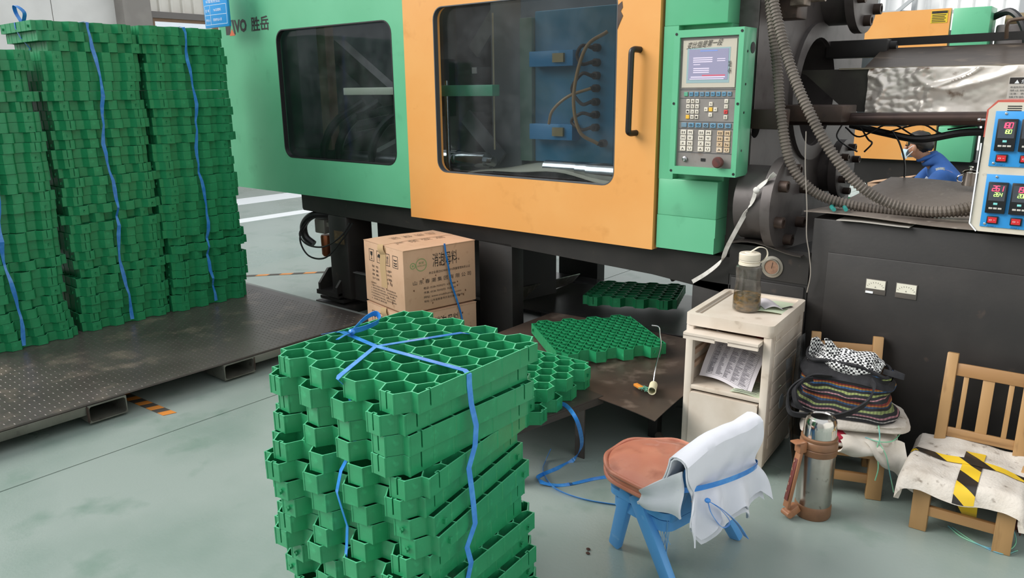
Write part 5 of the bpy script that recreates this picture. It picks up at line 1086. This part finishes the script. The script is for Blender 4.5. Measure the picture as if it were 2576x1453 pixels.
# green twine on the floor, red brush at the right edge
solo('floor_twine', MB().tube(spline([(-0.3337, 2.7131, 0.0030), (-0.2842, 2.6673, 0.0030), (-0.2134, 2.6511, 0.0030), (-0.1602, 2.6634, 0.0040), (-0.1411, 2.7196, 0.0120), (-0.1578, 2.7732, 0.0300), (-0.1671, 2.7550, 0.0500)], 8), .0022, 5).tube(spline([(-0.3217, 2.7133, 0.0030), (-0.2486, 2.6604, 0.0030), (-0.1678, 2.6398, 0.0030), (-0.1310, 2.6895, 0.0040)], 8), .002, 5), MATS['pale_green_twine'], 'thin green twine lying on the floor round the right wooden chair leg', 'twine')
br = MB(); rn = random.Random(9); c0 = V(*(-0.1177, 2.8664, 0.0000))
for i in range(260):
    q = rn.uniform(0, 2*PI); r_ = rn.uniform(0, .04); a = c0+V(r_*math.cos(q), r_*math.sin(q), .18); e = c0+V(r_*math.cos(q)*1.9, r_*math.sin(q)*1.9, rn.uniform(0, .01)); br.tube([a, e], .0022, 4)
bs = thing('floor_brush', 'red brown bristle brush standing at the right edge behind the wooden chair', 'brush', c0)
o = part('bristles', br, mat('red_brown_bristle', '5a2f24', .8), bs); o['kind'] = 'stuff'
part('brush_head', MB().box(c0.x-.05, c0.x+.05, c0.y-.03, c0.y+.03, .17, .21, .006), m_wood, bs); part('brush_pole', MB().cyl(c0+V(0, 0, .2), c0+V(.12, .10, .8), .012), m_wood, bs)

# ================================================================ blue child chair with cushion and draped cloth
m_blue = mat('blue_moulded_plastic', '559ad8', .42, c2='60a4de', s=6, c3='7fb4e2', s3=30, lo3=.64, hi3=.78)
cc = thing('child_chair', 'small blue plastic child chair with splayed legs', 'chair', (-1.03, 2.0, 0), 0)
FNp, RNp, RFp, FFp = V(-1.155, 1.915, 0), V(-.885, 1.805, 0), V(-.862, 2.20, 0), V(-1.13, 2.28, 0)
fx = V(-.976, .215, 0); sx_ = V(.215, .976, 0); c0 = V(-1.02, 1.985, 0)
def CC(f, s, z): return c0+fx*f+sx_*s+V(0, 0, z)
SZ = .245
for foot, top in ((FNp, CC(.045, -.120, SZ)), (RNp, CC(.012, -.122, SZ)), (RFp, CC(-.05, .122, SZ)), (FFp, CC(.07, .118, SZ))):
    part('leg', MB().beam(top, foot+V(0, 0, .004), .050, .034, tuple(sx_), .008, .044, .028), m_blue, cc)
part('seat', MB().plate([(f, s) for f, s in rrect(-.125, .13, -.135, .135, .04, 5)], [], CC(0, 0, SZ-.012), fx, sx_, .022), m_blue, cc)
part('seat_apron', MB().plate(rrect(-.115, .12, -.125, .125, .04, 5), [rrect(-.105, .11, -.115, .115, .035, 5)], CC(0, 0, SZ-.045), fx, sx_, .035), m_blue, cc)
BF = -.135
part('backrest', MB().sheet(lambda u, v: CC(BF-.045*v-.012*math.sin(u*PI), -.105+.22*u, SZ+.0+.17*v+.03*math.sin(u*PI)*v), 14, 8, .016), m_blue, cc)
for s_ in (-.100, .105): part('back_post', MB().beam(CC(-.11, s_, SZ-.04), CC(BF-.04, s_, SZ+.15), .03, .03, tuple(fx), .006), m_blue, cc)
m_cush = mat('salmon_cushion_cloth', 'bd755d', .42, c2='c98a72', s=5, c3='a05f4a', s3=12, lo3=.55, hi3=.72, coat=.25, bump=.12, bs=22)
cz = .285
def cushfn(p):
    k = 1+.035*mnoise.noise(Vector((p.x*2.2, p.y*2.2, 5))); rr = math.hypot(p.x, p.y); z_ = math.copysign(abs(p.z)**.75, p.z)
    return Vector((p.x*k, p.y*k, z_*(.9+.25*(1-rr))+.10*mnoise.noise(Vector((p.x*4, p.y*4, p.z*2)))))
cu = MB().blob((0, 0, 0), (.185, .180, .040), 48, 24, cushfn); cu.v = [CC(v.x+.025, v.y*.98+.01, v.z+cz+.0) for v in cu.v]
cs = solo('seat_cushion', cu, m_cush, 'salmon cushion under clear film tied on the blue child chair', 'cushion')
def ring(sc, dz, r_, n=60):
    pts = []
    for i in range(n+1):
        q = 2*PI*i/n; k = 1+.035*mnoise.noise(Vector((math.cos(q)*2.2, math.sin(q)*2.2, 5))); pts.append(CC(.185*math.cos(q)*k*sc+.025, .180*.98*math.sin(q)*k*sc+.01, cz+dz+.004*math.sin(q*7)))
    return MB().tube(pts, r_, 8, False)
part('piping', ring(.985, .012, .0075), m_cush, cs); part('piping', ring(.975, -.016, .008), m_cush, cs)
# white cloth over the backrest
m_tow = mat('white_fleece_cloth', 'd9dbe2', .92, c2='cfd2da', s=5, bump=.12, bs=30)
def cloth(side, off, zb, wid, k, thick):
    def fn(u, v):
        s = -.172+wid*u; top = .425+.052*u+.012*math.sin(u*5)
        # v: 0 front hem -> .32 over the rail -> 1 back hem
        r_ = .022+.010*off; fc = BF-.050
        if v < .30:
            a = v/.30; f = fc+r_+.050*(1-a)+.055*(1-a)**2*(1-u*.5); z_ = zb[0]+(top-zb[0])*a
        elif v < .42:
            a = (v-.30)/.12; q = PI*a; f = fc+r_*math.cos(q); z_ = top+.022*math.sin(q)+.008*off
        else:
            a = (v-.42)/.58; pin = math.exp(-((a-.42)/.17)**2); f = fc-r_+.014*pin-.030*a*(1-.3*u)-.022*math.sin(u*17+off*2+1.5*a)*a*a; z_ = top-(top-zb[1]+.035-.06*abs(((u*3.3+k*.4) % 1)-.5)*2*(.4+.6*a))*a; s += (.5-u)*.10*pin*wid*2.0+.02*a*(u-.3)
        return CC(f, s, z_)+V(0, 0, 0)+V(.004*mnoise.noise(Vector((u*6, v*7, k))), .004*mnoise.noise(Vector((u*6, v*7, k+4))), 0)
    return MB().sheet(fn, 34, 54, thick)
tw_ = solo('white_cloth', cloth(0, 1.0, (.258, .245), .345, 0, .004), m_tow, 'white fleece cloth draped over the back of the blue child chair', 'cloth')
part('inner_layer', cloth(0, .35, (.250, .215), .335, 2, .004), m_tow, tw_)
def bandfn(i, n=40):
    q = 2*PI*i/n; return CC(BF-.030+.062*math.cos(q)-.022, .012+.172*math.sin(q), .345-.02*math.cos(q)-.012*math.sin(q))
part('side_fold', MB().sheet(lambda u, v: CC(BF+.085-.150*u, -.174-.012*math.sin(u*PI*2)-.006*math.sin(v*8), .255+.02*u+(.05+.10*u)*v), 12, 10, .006), m_tow, tw_)
part('front_hem', MB().sheet(lambda u, v: CC(BF+.10-.06*u, -.170+.10*v, .256+.018*u+.012*v), 8, 6, .008), m_tow, tw_)
bd = solo('cloth_strap', MB().ribbon([bandfn(i) for i in range(41)], .016, .0014, (0, 0, 1)), m_strap, 'blue strap tied round the white cloth on the child chair', 'strap')
kp = CC(BF-.112, -.115, .335)
part('knot', MB().blob(kp, (.009, .009, .007), 10, 7), m_strap, bd)
part('bow_loop', MB().ribbon(spline([kp, kp+V(.012, .005, -.04), kp+V(.035, .03, -.085), kp+V(.05, .045, -.07), kp+V(.03, .025, -.03), kp], 6), .012, .0013, (.5, -.6, .3)), m_strap, bd)
part('strap_end', MB().ribbon(spline([kp, kp+V(.03, .03, -.03), kp+V(.065, .06, -.075), kp+V(.085, .085, -.125)], 6), [.012+.0006*i for i in range(19)], .0013, (.6, -.5, .3)), m_strap, bd)
tf = MB(); rn = random.Random(4); a0 = CC(-.09, -.10, SZ-.015)
for i in range(7): tf.tube(spline([a0, a0+V(rn.uniform(-.01, .02), rn.uniform(-.02, .0), -.05), a0+V(rn.uniform(-.02, .02), rn.uniform(-.02, .01), -.10-.015*i)], 4), .0013, 4)
tf.tube(spline([a0, a0+V(.0, -.012, -.08), a0+V(.005, -.02, -.13), a0+V(.0, -.03, -.2)], 5), .0015, 4)
o = solo('frayed_cord', tf, mat('pale_blue_fray', '6fa8d8', .5), 'frayed pale blue cord hanging under the seat of the blue child chair', 'cord'); o['kind'] = 'stuff'
sb = MB()
for dx, dy in ((0, 0), (.012, -.02)): sb.blob((*(-1.2110, 1.8413, 0.0030)[:2], .003), (.008, .006, .003), 8, 5); sb.v[-54:] = [v+V(dx, dy, 0) for v in sb.v[-54:]]
solo('dry_leaf', sb, mat('dry_leaf', '4a2f25', .8), 'tiny dry brown scrap on the floor in front of the blue child chair', 'scrap')

# ================================================================ the second machine across the aisle
m2 = thing('molding_machine', 'second green and orange moulding machine standing behind the worker across the aisle', 'machine', (-1.5, 8.1, 0))
Y2 = 8.0
part('sliding_door', xz(R4(-2.32, -1.545, .765, 2.105), [rrect(-2.285, -1.76, 1.07, 1.785, .07)], Y2, .05), m_orange, m2)
part('window_pane', xz(rrect(-2.29, -1.75, 1.065, 1.79, .07), [], Y2+.052, .006), m_glass, m2)
part('green_panel', MB().box(-3.6, -2.325, Y2, Y2+.05, .70, 2.05), m_green, m2)
part('control_post', MB().box(-1.525, -1.235, Y2, 8.30, 1.70, 2.10, .004).box(-1.525, -1.235, Y2, 8.25, .77, 1.08, .004).box(-1.525, -1.24, Y2+.05, 8.25, 1.08, 1.70), m_green, m2)
part('control_box', MB().box(-1.45, -1.15, Y2-.06, Y2+.05, 1.10, 1.68, .004), m_green, m2)
nt_ = part('notice_sheet', MB().box(-2.46, -2.345, Y2-.003, Y2, 1.76, 1.97), m_white, m2)
tl = MB()
for i in range(9):
    for j in range(2): tl.box(-2.45+j*.055, -2.405+j*.055, Y2-.0045, Y2-.003, 1.78+i*.02, 1.788+i*.02)
part('notice_print', tl, m_lgrey, nt_, smooth=0)
wl_ = part('warning_label', MB().box(-1.70, -1.565, Y2-.003, Y2, 1.985, 2.09), mat('warning_yellow', 'd8bb2e', .4), m2)
tl = MB().box(-1.695, -1.57, Y2-.0045, Y2-.003, 2.065, 2.086)
for i in range(5): tl.box(-1.69, -1.58-.01*(i % 2), Y2-.0045, Y2-.003, 1.993+i*.014, 1.999+i*.014)
put_text(tl, '▲警告▲', (-1.685, Y2-.0045, 2.068), (.1, 0, 0), (0, 0, .014)); part('label_print', tl, m_ink, wl_, smooth=0)
part('base_beam', MB().box(-3.6, 1.2, 8.06, 8.3, .52, .765).box(-3.6, 1.2, 8.3, 9.6, .6, .765), m_dark, m2)
for X_ in (-3.3, -2.0, -.9, .6): part('frame_leg', MB().box(X_-.12, X_+.12, 8.08, 8.4, 0, .52), m_dark, m2)
part('fixed_platen', MB().box(-1.20, -.92, 8.1, 9.5, .765, 1.95, .02), m_cast, m2)
part('barrel_hood', MB().box(-.92, .9, 8.5, 9.1, 1.35, 1.62, .03), m_hood, m2)
part('guide_rod', MB().cyl((-.92, 8.35, 1.28), (1.0, 8.35, 1.28), .035), MATS['oily_rod'], m2)
part('rear_guard', MB().box(-3.6, -1.6, 9.4, 9.45, .765, 2.0), MATS['guard_dark_grey'], m2)
part('mold_block', MB().box(-2.2, -1.85, 8.4, 9.2, 1.0, 1.75, .01), MATS['mould_plate_grey'], m2)
part('hydraulic_hose', MB().tube(spline([(-1.25, 8.2, 2.02), (-1.10, 8.1, 2.05), (-.98, 8.05, 1.9), (-.93, 8.05, 1.65)], 8), .03, 8), m_black, m2)
part('oil_pipe', MB().cyl((-1.2, 8.6, 2.02), (.6, 8.6, 1.95), .06), mat('brass_pipe', '8a7a5c', .35, .6), m2)
part('side_shelf', MB().box(-1.16, -.85, 7.9, 8.06, .84, .86), m_dark, m2)
st2 = solo('strut_frame', MB().box(-1.28, -1.20, 9.9, 9.98, 0, 3.4).beam((-1.24, 9.92, 1.75), (-.6, 9.92, 2.15), .07, .07).beam((-1.8, 9.92, 2.55), (.5, 9.92, 2.42), .06, .06), mat('grey_frame_paint', 'a9adb0', .5), 'grey steel strut frame standing behind the second machine', 'frame')
# paper roll, papers, carton, mug, far pavers
rl = [( .055*math.cos(a*.55)*(1-a*.022), .04*math.sin(a*.55)*(1-a*.022)) for a in range(26)]
pr_c = V(-1.02, 7.93, .918)
solo('paper_roll', MB().ribbon([pr_c+V(a, 0, b) for a, b in rl], .12, .004, (0, 1, 0)), m_white, 'loose roll of white paper on the shelf of the second machine', 'paper roll')
c_ = V(*(-1.6331, 6.9000, 0.6461))
fb_ = thing('far_carton', 'small open brown carton on the table beside the worker', 'box', (c_.x, 6.9, c_.z-.12))
part('carton_body', MB().box(c_.x-.14, c_.x+.16, 6.8, 7.0, c_.z-.12, c_.z+.02, .003), m_card, fb_); part('carton_flap', MB().beam((c_.x-.14, 6.9, c_.z+.02), (c_.x+.18, 6.9, c_.z+.085), .2, .006, (0, 0, 1)), m_card, fb_)
tbl = thing('side_table', 'low side table in front of the worker carrying the small carton', 'table', (c_.x, 6.9, 0))
part('tabletop', MB().box(c_.x-.3, c_.x+.18, 6.65, 6.98, c_.z-.145, c_.z-.122), MATS['grey_frame_paint'], tbl)
for dx, dy in ((-.27, -.22), (.15, -.22), (-.27, .05), (.15, .05)): part('leg', MB().box(c_.x+dx-.02, c_.x+dx+.02, 6.9+dy-.02, 6.9+dy+.02, 0, c_.z-.145), MATS['grey_frame_paint'], tbl)
mp = V(-.565, 3.70, 1.040)
mug = thing('steel_mug', 'small stainless steel lidded mug on the back edge of the tread plate', 'mug', mp)
part('mug_body', MB().lathe([(.026, 0), (.028, .004), (.026, .05), (.027, .053)], mp, 24), MATS['polished_steel'], mug)
part('mug_lid', MB().lathe([(.030, .053), (.030, .056), (.022, .063), (.006, .066), (.004, .072), (.009, .075), (.009, .080), (0, .081)], mp, 24), MATS['polished_steel'], mug)
part('mug_handle', MB().tube(spline([mp+V(-.026, -.005, .044), mp+V(-.042, -.008, .036), mp+V(-.042, -.008, .018), mp+V(-.026, -.005, .012)], 5), .003, 6), MATS['polished_steel'], mug)
q_ = V(*(-1.7319, 6.3270, 0.6000))
for i in range(11):
    paver(q_.x, q_.y, .055*i*.95+.001, math.radians(20+3*(i % 3)), ('green grass paver, %s from the top of the far stack behind the machine' % ordinal(10-i)) if i < 10 else 'green grass paver on top of the far stack behind the machine', 'pavers in the far stack')

# ---- worker
def skin(verts, edges, sub=2):
    """verts: (point, radius or (rx, ry)); grown with a Skin modifier rooted at the first vertex"""
    me = bpy.data.meshes.new('figure'); me.from_pydata([tuple(p) for p, r in verts], edges, []); o = bpy.data.objects.new('figure', me); COL.objects.link(o)
    md = o.modifiers.new('skin', 'SKIN'); md.use_smooth_shade = True; md.branch_smoothing = .6
    for i, (p, r) in enumerate(verts):
        sv = me.skin_vertices[0].data[i]; sv.radius = r if isinstance(r, tuple) else (r, r); sv.use_root = i == 0
    s_ = o.modifiers.new('sub', 'SUBSURF'); s_.levels = sub; s_.render_levels = sub
    dg = bpy.context.evaluated_depsgraph_get(); m_ = bpy.data.meshes.new_from_object(o.evaluated_get(dg))
    mb = MB(); mb.v = [v.co.copy() for v in m_.vertices]; mb.f = [tuple(p.vertices) for p in m_.polygons]
    bpy.data.objects.remove(o); bpy.data.meshes.remove(me); bpy.data.meshes.remove(m_); return mb
WF = V(-.92, -.39, 0).normalized(); WL = V(.39, -.92, 0).normalized(); WP = V((-1.2395, 7.2000, 0.6959)[0], 7.2, 0)+V(.772, .635, 0)*.17
def W_(f, l, z): return WP+WF*f+WL*l+V(0, 0, z)
wk = thing('person', 'person in blue work jacket and face mask sitting bent forward before the second machine', 'person', WP)
stl = thing('low_stool', 'low stool under the worker behind the control cabinet', 'stool', W_(0, 0, 0))
part('stool_top', MB().cyl(W_(-.02, 0, .26), W_(-.02, 0, .285), .15), m_wood, stl)
for a in range(4): part('leg', MB().cyl(W_(-.02+.11*math.cos(a*PI/2+.7), .11*math.sin(a*PI/2+.7), .26), W_(-.02+.13*math.cos(a*PI/2+.7), .13*math.sin(a*PI/2+.7), 0), .016), m_wood, stl)
m_skin = mat('skin', 'b98a70', .5, c2='b07e64', s=9); m_hair = mat('black_hair', '1a1716', .4, c2='2b2623', s=40, stretch=(1, 1, .3)); m_jack = mat('blue_work_cloth', '2f5fa6', .8, c2='28528f', s=7, bump=.15, bs=22); m_trou = mat('navy_work_trousers', '27314a', .85)
H = W_(.425, .02, .957)
HF = V(-.96, .12, 0).normalized(); HL = V(-.12, -.96, 0).normalized()
body = [(W_(0, 0, .37), .12), (W_(.11, 0, .54), .075), (W_(.22, 0, .71), .07), (W_(.31, 0, .82), .05), (W_(.375, .005, .885), .053), (H+V(0, 0, -.045)+WF*.01, (.068, .072)), (H+V(0, 0, .015), (.083, .088)), (H+V(0, 0, .072), (.06, .065))]
ed = [(i, i+1) for i in range(7)]
def chain(start, pts):
    p = start
    for q in pts: body.append(q); ed.append((p, len(body)-1)); p = len(body)-1
    return p
for s_ in (1, -1):
    wr = chain(2, [(W_(.25, s_*.16, .745), .042), (W_(.385, s_*.238, .53), .042), (W_(.55, s_*.15, .45), .036), (W_(.60, s_*.12, .445), .030), (W_(.655, s_*.11, .44), (.036, .018))])
    for k in range(4): chain(wr, [(W_(.69, s_*(.085+.018*k), .435), .0095), (W_(.715+.006*(1 if k in (1, 2) else 0), s_*(.085+.018*k), .42), .0085), (W_(.725, s_*(.085+.018*k), .40), .0075)])
    chain(wr-1, [(W_(.635, s_*.078, .435), .011), (W_(.665, s_*.066, .42), .009)])
    chain(0, [(W_(.06, s_*.10, .35), .095), (W_(.40, s_*.16, .37), .062), (W_(.38, s_*.16, .10), .045), (W_(.40, s_*.16, .05), .04), (W_(.50, s_*.17, .035), .033)])
part('body', skin(body, ed, 2), m_skin, wk, smooth=60)
jk = [(W_(.0, 0, .42), (.17, .155)), (W_(.08, 0, .55), (.175, .16)), (W_(.195, 0, .72), (.185, .17)), (W_(.295, 0, .83), (.125, .115)), (W_(.355, 0, .885), (.080, .080))]
je = [(0, 1), (1, 2), (2, 3), (3, 4)]
for s_ in (1, -1):
    p = 2
    for q in ((W_(.26, s_*.165, .755), .078), (W_(.36, s_*.235, .58), .066), (W_(.40, s_*.24, .515), .062), (W_(.56, s_*.155, .455), .048)): jk.append(q); je.append((p, len(jk)-1)); p = len(jk)-1
jb = skin(jk, je, 2)
jo = part('work_jacket', jb, m_jack, wk, smooth=60)
tr_ = [(W_(0, 0, .36), .145)]; te = []
for s_ in (1, -1):
    p = 0
    for q in ((W_(.08, s_*.10, .36), .105), (W_(.41, s_*.16, .375), .076), (W_(.39, s_*.16, .10), .058)): tr_.append(q); te.append((p, len(tr_)-1)); p = len(tr_)-1
part('trousers', skin(tr_, te, 2), m_trou, wk, smooth=60)
for s_ in (1, -1): part('shoe', MB().blob(W_(.46, s_*.165, .035), (.12, .05, .036), 16, 8), m_black, wk)
part('collar', MB().tube([W_(.345+.062*math.cos(a*PI/8), .062*math.sin(a*PI/8), .875-.03*math.cos(a*PI/8)) for a in range(17)], .018, 8, False), m_jack, jo)
# hair: a cap over the crown, back and temples
def hairfn(p):
    # p on the unit sphere in (front, left, up)
    f, l, u_ = p.x, p.y, p.z; k = 1.0+.05*mnoise.noise(Vector((f*5, l*5, u_*5)))
    lim = -.05+.62*max(0, f)**1.2-.62*max(0, -f)
    if u_ < lim: k *= .80
    return Vector((f*k, l*k, u_*k))
hm = MB().blob((0, 0, 0), (1, 1, 1), 36, 24, hairfn)
hm.v = [H+HF*(v.x*.112-.008)+HL*(v.y*.092)+V(0, 0, v.z*.108+.022) for v in hm.v]
part('hair', hm, m_hair, wk, smooth=60)
for s_ in (1, -1): part('ear', MB().blob(H+HF*.0+HL*(s_*.084)+V(0, 0, -.012), (.018, .016, .032), 12, 8), m_skin, wk)
part('nose', MB().blob(H+HF*.094+V(0, 0, -.02), (.017, .015, .022), 10, 8), m_skin, wk)
for s_ in (1, -1):
    part('eye', MB().blob(H+HF*.083+HL*(s_*.032)+V(0, 0, .008), (.011, .012, .007), 10, 6), m_ink, wk)
    part('eyebrow', MB().tube([H+HF*.086+HL*(s_*.016)+V(0, 0, .024), H+HF*.078+HL*(s_*.048)+V(0, 0, .026)], .004, 6), m_hair, wk)
mk_ = part('face_mask', MB().sheet(lambda u, v: H+HF*(.104*math.cos((u-.5)*2.3)+.014*math.sin(v*PI))+HL*(.098*math.sin((u-.5)*2.3))+V(0, 0, -.022-.075*v), 18, 10, .003), mat('pale_blue_mask', 'b9d3df', .8), wk)
for s_ in (1, -1):
    for z0_, z1_ in ((-.028, .012), (-.088, -.035)): part('ear_loop', MB().tube([H+HF*.055+HL*(s_*.088)+V(0, 0, z0_), H+HF*.005+HL*(s_*.094)+V(0, 0, z1_)], .003, 5), m_white, mk_)
# reflective band, pocket flash and lettering on the jacket, laid on the jacket's surface
from mathutils.bvhtree import BVHTree
bv = BVHTree.FromPolygons(jb.v, jb.f)
def on_jacket(p, out=.006):
    c_, n_, i_, d_ = bv.find_nearest(p); 
    if n_.dot(p-W_(.15, 0, .6)) < 0: n_ = -n_
    return c_+n_*out
m_refl = mat('reflective_grey', 'a8b0b4', .35)
bdir = (WL*.75-WF*.5+V(0, 0, .55)).normalized()
def band(p0, p1, wd, n=14):
    pts = [on_jacket(p0.lerp(p1, i/n)) for i in range(n+1)]; return MB().ribbon(pts, wd, .003, (p1-p0).cross(bdir))
part('reflective_band', band(V(*(-1.3428, 7.0200, 0.8285)), V(*(-1.2248, 7.0200, 0.8978)), .024), m_refl, jo)
part('reflective_band', band(W_(.40, .33, .66), W_(.30, .34, .60), .02), m_refl, jo)
part('chest_patch', band(W_(.36, .16, .72), W_(.40, .20, .66), .03), m_white, jo)
part('arm_badge', band(W_(.40, .33, .57), W_(.36, .34, .55), .03), mat('red_badge', 'c03a3a', .6), jo)
tv, tf_ = text_verts('兴S丽'); xs_ = max(v.x for v in tv); ys_ = max(v.y for v in tv)
tb_ = MB(); o_ = V(*(-1.2809, 7.0200, 0.7935)); uu = V(*(-1.1673, 7.0500, 0.7973))-o_; vv = V(*(-1.2777, 7.0200, 0.8637))-o_
tb_.add([on_jacket(o_+uu*(v.x/xs_)+vv*(v.y/ys_), .004) for v in tv], tf_)
part('back_lettering', tb_, mat('orange_lettering', 'd9a35a', .6), jo, smooth=0)

# ================================================================ temperature controller on the cabinet
TY = 3.05
tc = thing('temperature_controller', 'beige hot runner temperature controller box with blue panels on the black cabinet', 'controller', (-.27, 3.15, .952))
p1 = (-0.4131, 3.0500, 1.3920); p2 = (-0.4374, 3.0500, 1.3673); p3 = (-0.4397, 3.0500, 0.9830); p4 = (-0.4199, 3.0500, 0.9598)
xR = -.115; ztop = p1[2]; zb = p4[2]-.002
m_bei = mat('beige_case_paint', 'cdc6b6', .4, c2='c2baa9', s=8, c3='9c9282', s3=26, lo3=.66, hi3=.8)
out = [(p1[0], ztop), (p2[0], p2[2]), (p3[0]-.004, p3[2]), (p4[0], zb), (xR-.02, zb), (xR, zb+.02), (xR, ztop-.03), (xR-.03, ztop)]
part('case', xz(out, [], TY, .24), m_bei, tc)
cvo = [(p[0]+d, p[1]+e) for p, d, e in ((out[1], -.006, -.09), (out[1], -.006, .0), (out[0], -.003, .007), (out[7], .003, .007), (out[6], .006, .0), (out[6], .006, -.09))]
part('red_cover', xz(cvo+[(x_, z_) for x_, z_ in ((out[6][0], out[6][1]-.09), (out[6][0], out[6][1]), (out[7][0], out[7][1]), (out[0][0], out[0][1]), (out[1][0], out[1][1]), (out[1][0], out[1][1]-.09))], [], TY+.004, .25), mat('dull_red_cover', 'b5574a', .45), tc)
part('trim_strip', MB().beam((p3[0]-.007, TY-.003, p3[2]), (p2[0]-.008, TY-.003, p2[2]-.11), .004, .006, (0, 1, 0)).beam((p3[0]-.007, TY-.003, p3[2]), (p4[0]-.004, TY-.003, zb), .004, .006, (0, 1, 0)), m_white, tc)
m_bpan = mat('controller_blue_panel', '2f8fd2', .35); m_mod = mat('meter_black', '17181b', .35); m_modg = mat('meter_window', '43474e', .2)
m_red = mat('led_red', 'ff3a55', .4, emit=2.2); m_grn_ = mat('led_green', 'a6f06a', .4, emit=1.6); m_cy = mat('cyan_button', '7fd0cc', .4); m_sw = mat('red_rocker', 'b8252a', .3, emit=.15)
SEG = {'0': 'abcdef', '1': 'bc', '2': 'abged', '3': 'abgcd', '4': 'fgbc', '5': 'afgcd', '6': 'afgedc', '7': 'abc', '8': 'abcdefg', '9': 'abcdfg'}
def seven(mb, txt, x_, z_, w_, h_, y_):
    t = h_*.13; sl = .12
    for i, ch_ in enumerate(txt):
        xo = x_+i*w_*1.32
        L = {'a': ((0, h_), (w_, h_)), 'g': ((0, h_/2), (w_, h_/2)), 'd': ((0, 0), (w_, 0)), 'f': ((0, h_/2), (0, h_)), 'b': ((w_, h_/2), (w_, h_)), 'e': ((0, 0), (0, h_/2)), 'c': ((w_, 0), (w_, h_/2))}
        for s_ in SEG.get(ch_, ''):
            (a, b), (c_, d_) = L[s_]; mb.beam((xo+a+b*sl, y_, z_+b), (xo+c_+d_*sl, y_, z_+d_), t, .0006, (0, 1, 0))
def vents():
    mb = MB()
    for X_ in (-.385, -.315, -.24, -.17):
        for k in range(3): mb.box(X_, X_+.04, TY-.001, TY+.001, ztop-.014-.007*k, ztop-.011-.007*k)
    return mb
part('vent_slot', vents(), m_black, tc, smooth=0)
def bank(px0, zt_, zb_, mods, names, ztx):
    pn = part('blue_panel', MB().box(px0, xR-.012, TY-.004, TY, zb_, zt_, .0008), m_bpan, tc)
    for k, (a, b) in enumerate(mods):
        mx = px0+.0105+k*.0685; mw = .0575; mt = zt_-.025; mh = .105
        tm = part('zone_meter', MB().box(mx, mx+mw, TY-.016, TY-.003, mt-mh, mt, .0015), m_mod, tc)
        part('meter_window', MB().box(mx+.005, mx+mw-.005, TY-.0168, TY-.0155, mt-.062, mt-.008), m_modg, tm)
        r_ = MB(); seven(r_, a, mx+.013, mt-.029, .0085, .017, TY-.0174); part('red_digits', r_, m_red, tm, smooth=0)
        r_ = MB(); seven(r_, b, mx+.020, mt-.047, .0062, .0125, TY-.0174); part('green_digits', r_, m_grn_, tm, smooth=0)
        part('cyan_button', MB().box(mx+.022, mx+.034, TY-.018, TY-.015, mt-.076, mt-.069, .0006), m_cy, tm)
        for j in range(3): part('grey_button', MB().box(mx+.010+j*.0135, mx+.021+j*.0135, TY-.018, TY-.015, mt-.091, mt-.085, .0006), mat('grey_button', 'b9b6ae', .4), tm)
        sw = part('rocker_switch', MB().box(mx+.008, mx+.042, TY-.010, TY-.003, mt-mh-.037, mt-mh-.011, .0015), m_mod, tc)
        part('rocker', MB().plate([(mx+.012, mt-mh-.033), (mx+.038, mt-mh-.033), (mx+.038, mt-mh-.014), (mx+.012, mt-mh-.014)], [], (0, TY-.0095, 0), (1, 0, 0), (0, 0, 1), .004), m_sw, sw)
        r_ = MB(); put_text(r_, 'O −', (mx+.016, TY-.0140, mt-mh-.026), (.018, 0, 0), (0, 0, .005)); part('rocker_mark', r_, m_white, sw, smooth=0)
        r_ = MB(); put_text(r_, names[k], (mx+.010, TY-.0048, mt-mh-.049), (.027, 0, 0), (0, 0, .005), .3); part('zone_name', r_, mat('blue_black_ink', '1d3c66', .5), pn, smooth=0)
    for X_, Z_ in ((px0+.03, zt_-.008), (px0+.014, zb_+.010)): part('panel_screw', MB().lathe([(.004, 0), (.004, .002), (.002, .003), (0, .003)], (X_, TY-.004, Z_), 12, (0, -1, 0)), m_steel, pn)
u1 = (-0.4163, 3.0500, 1.3636); u2 = (-0.4149, 3.0500, 1.1820); l1 = (-0.4161, 3.0500, 1.1551); l2 = (-0.4147, 3.0500, 0.9758)
bank((u1[0]+u2[0])/2, u1[2], u2[2], [('180', '180'), ('200', '200'), ('195', '195'), ('210', '210')], ['ZONE 1', 'ZONE 2', 'ZONE 3', 'ZONE 4'], 0)
bank((l1[0]+l2[0])/2, l1[2], l2[2], [('261', '264'), ('199', '200'), ('200', '200'), ('201', '200')], ['ZONE 1', 'ZONE 2', 'ZONE 3', 'ZONE 4'], 0)
part('cover_knob', MB().lathe([(.004, 0), (.004, .02), (.006, .022), (.005, .03), (0, .031)], (p2[0]-.006, TY+.05, p2[2]-.035), 12, (-1, 0, 0)), m_steel, tc)
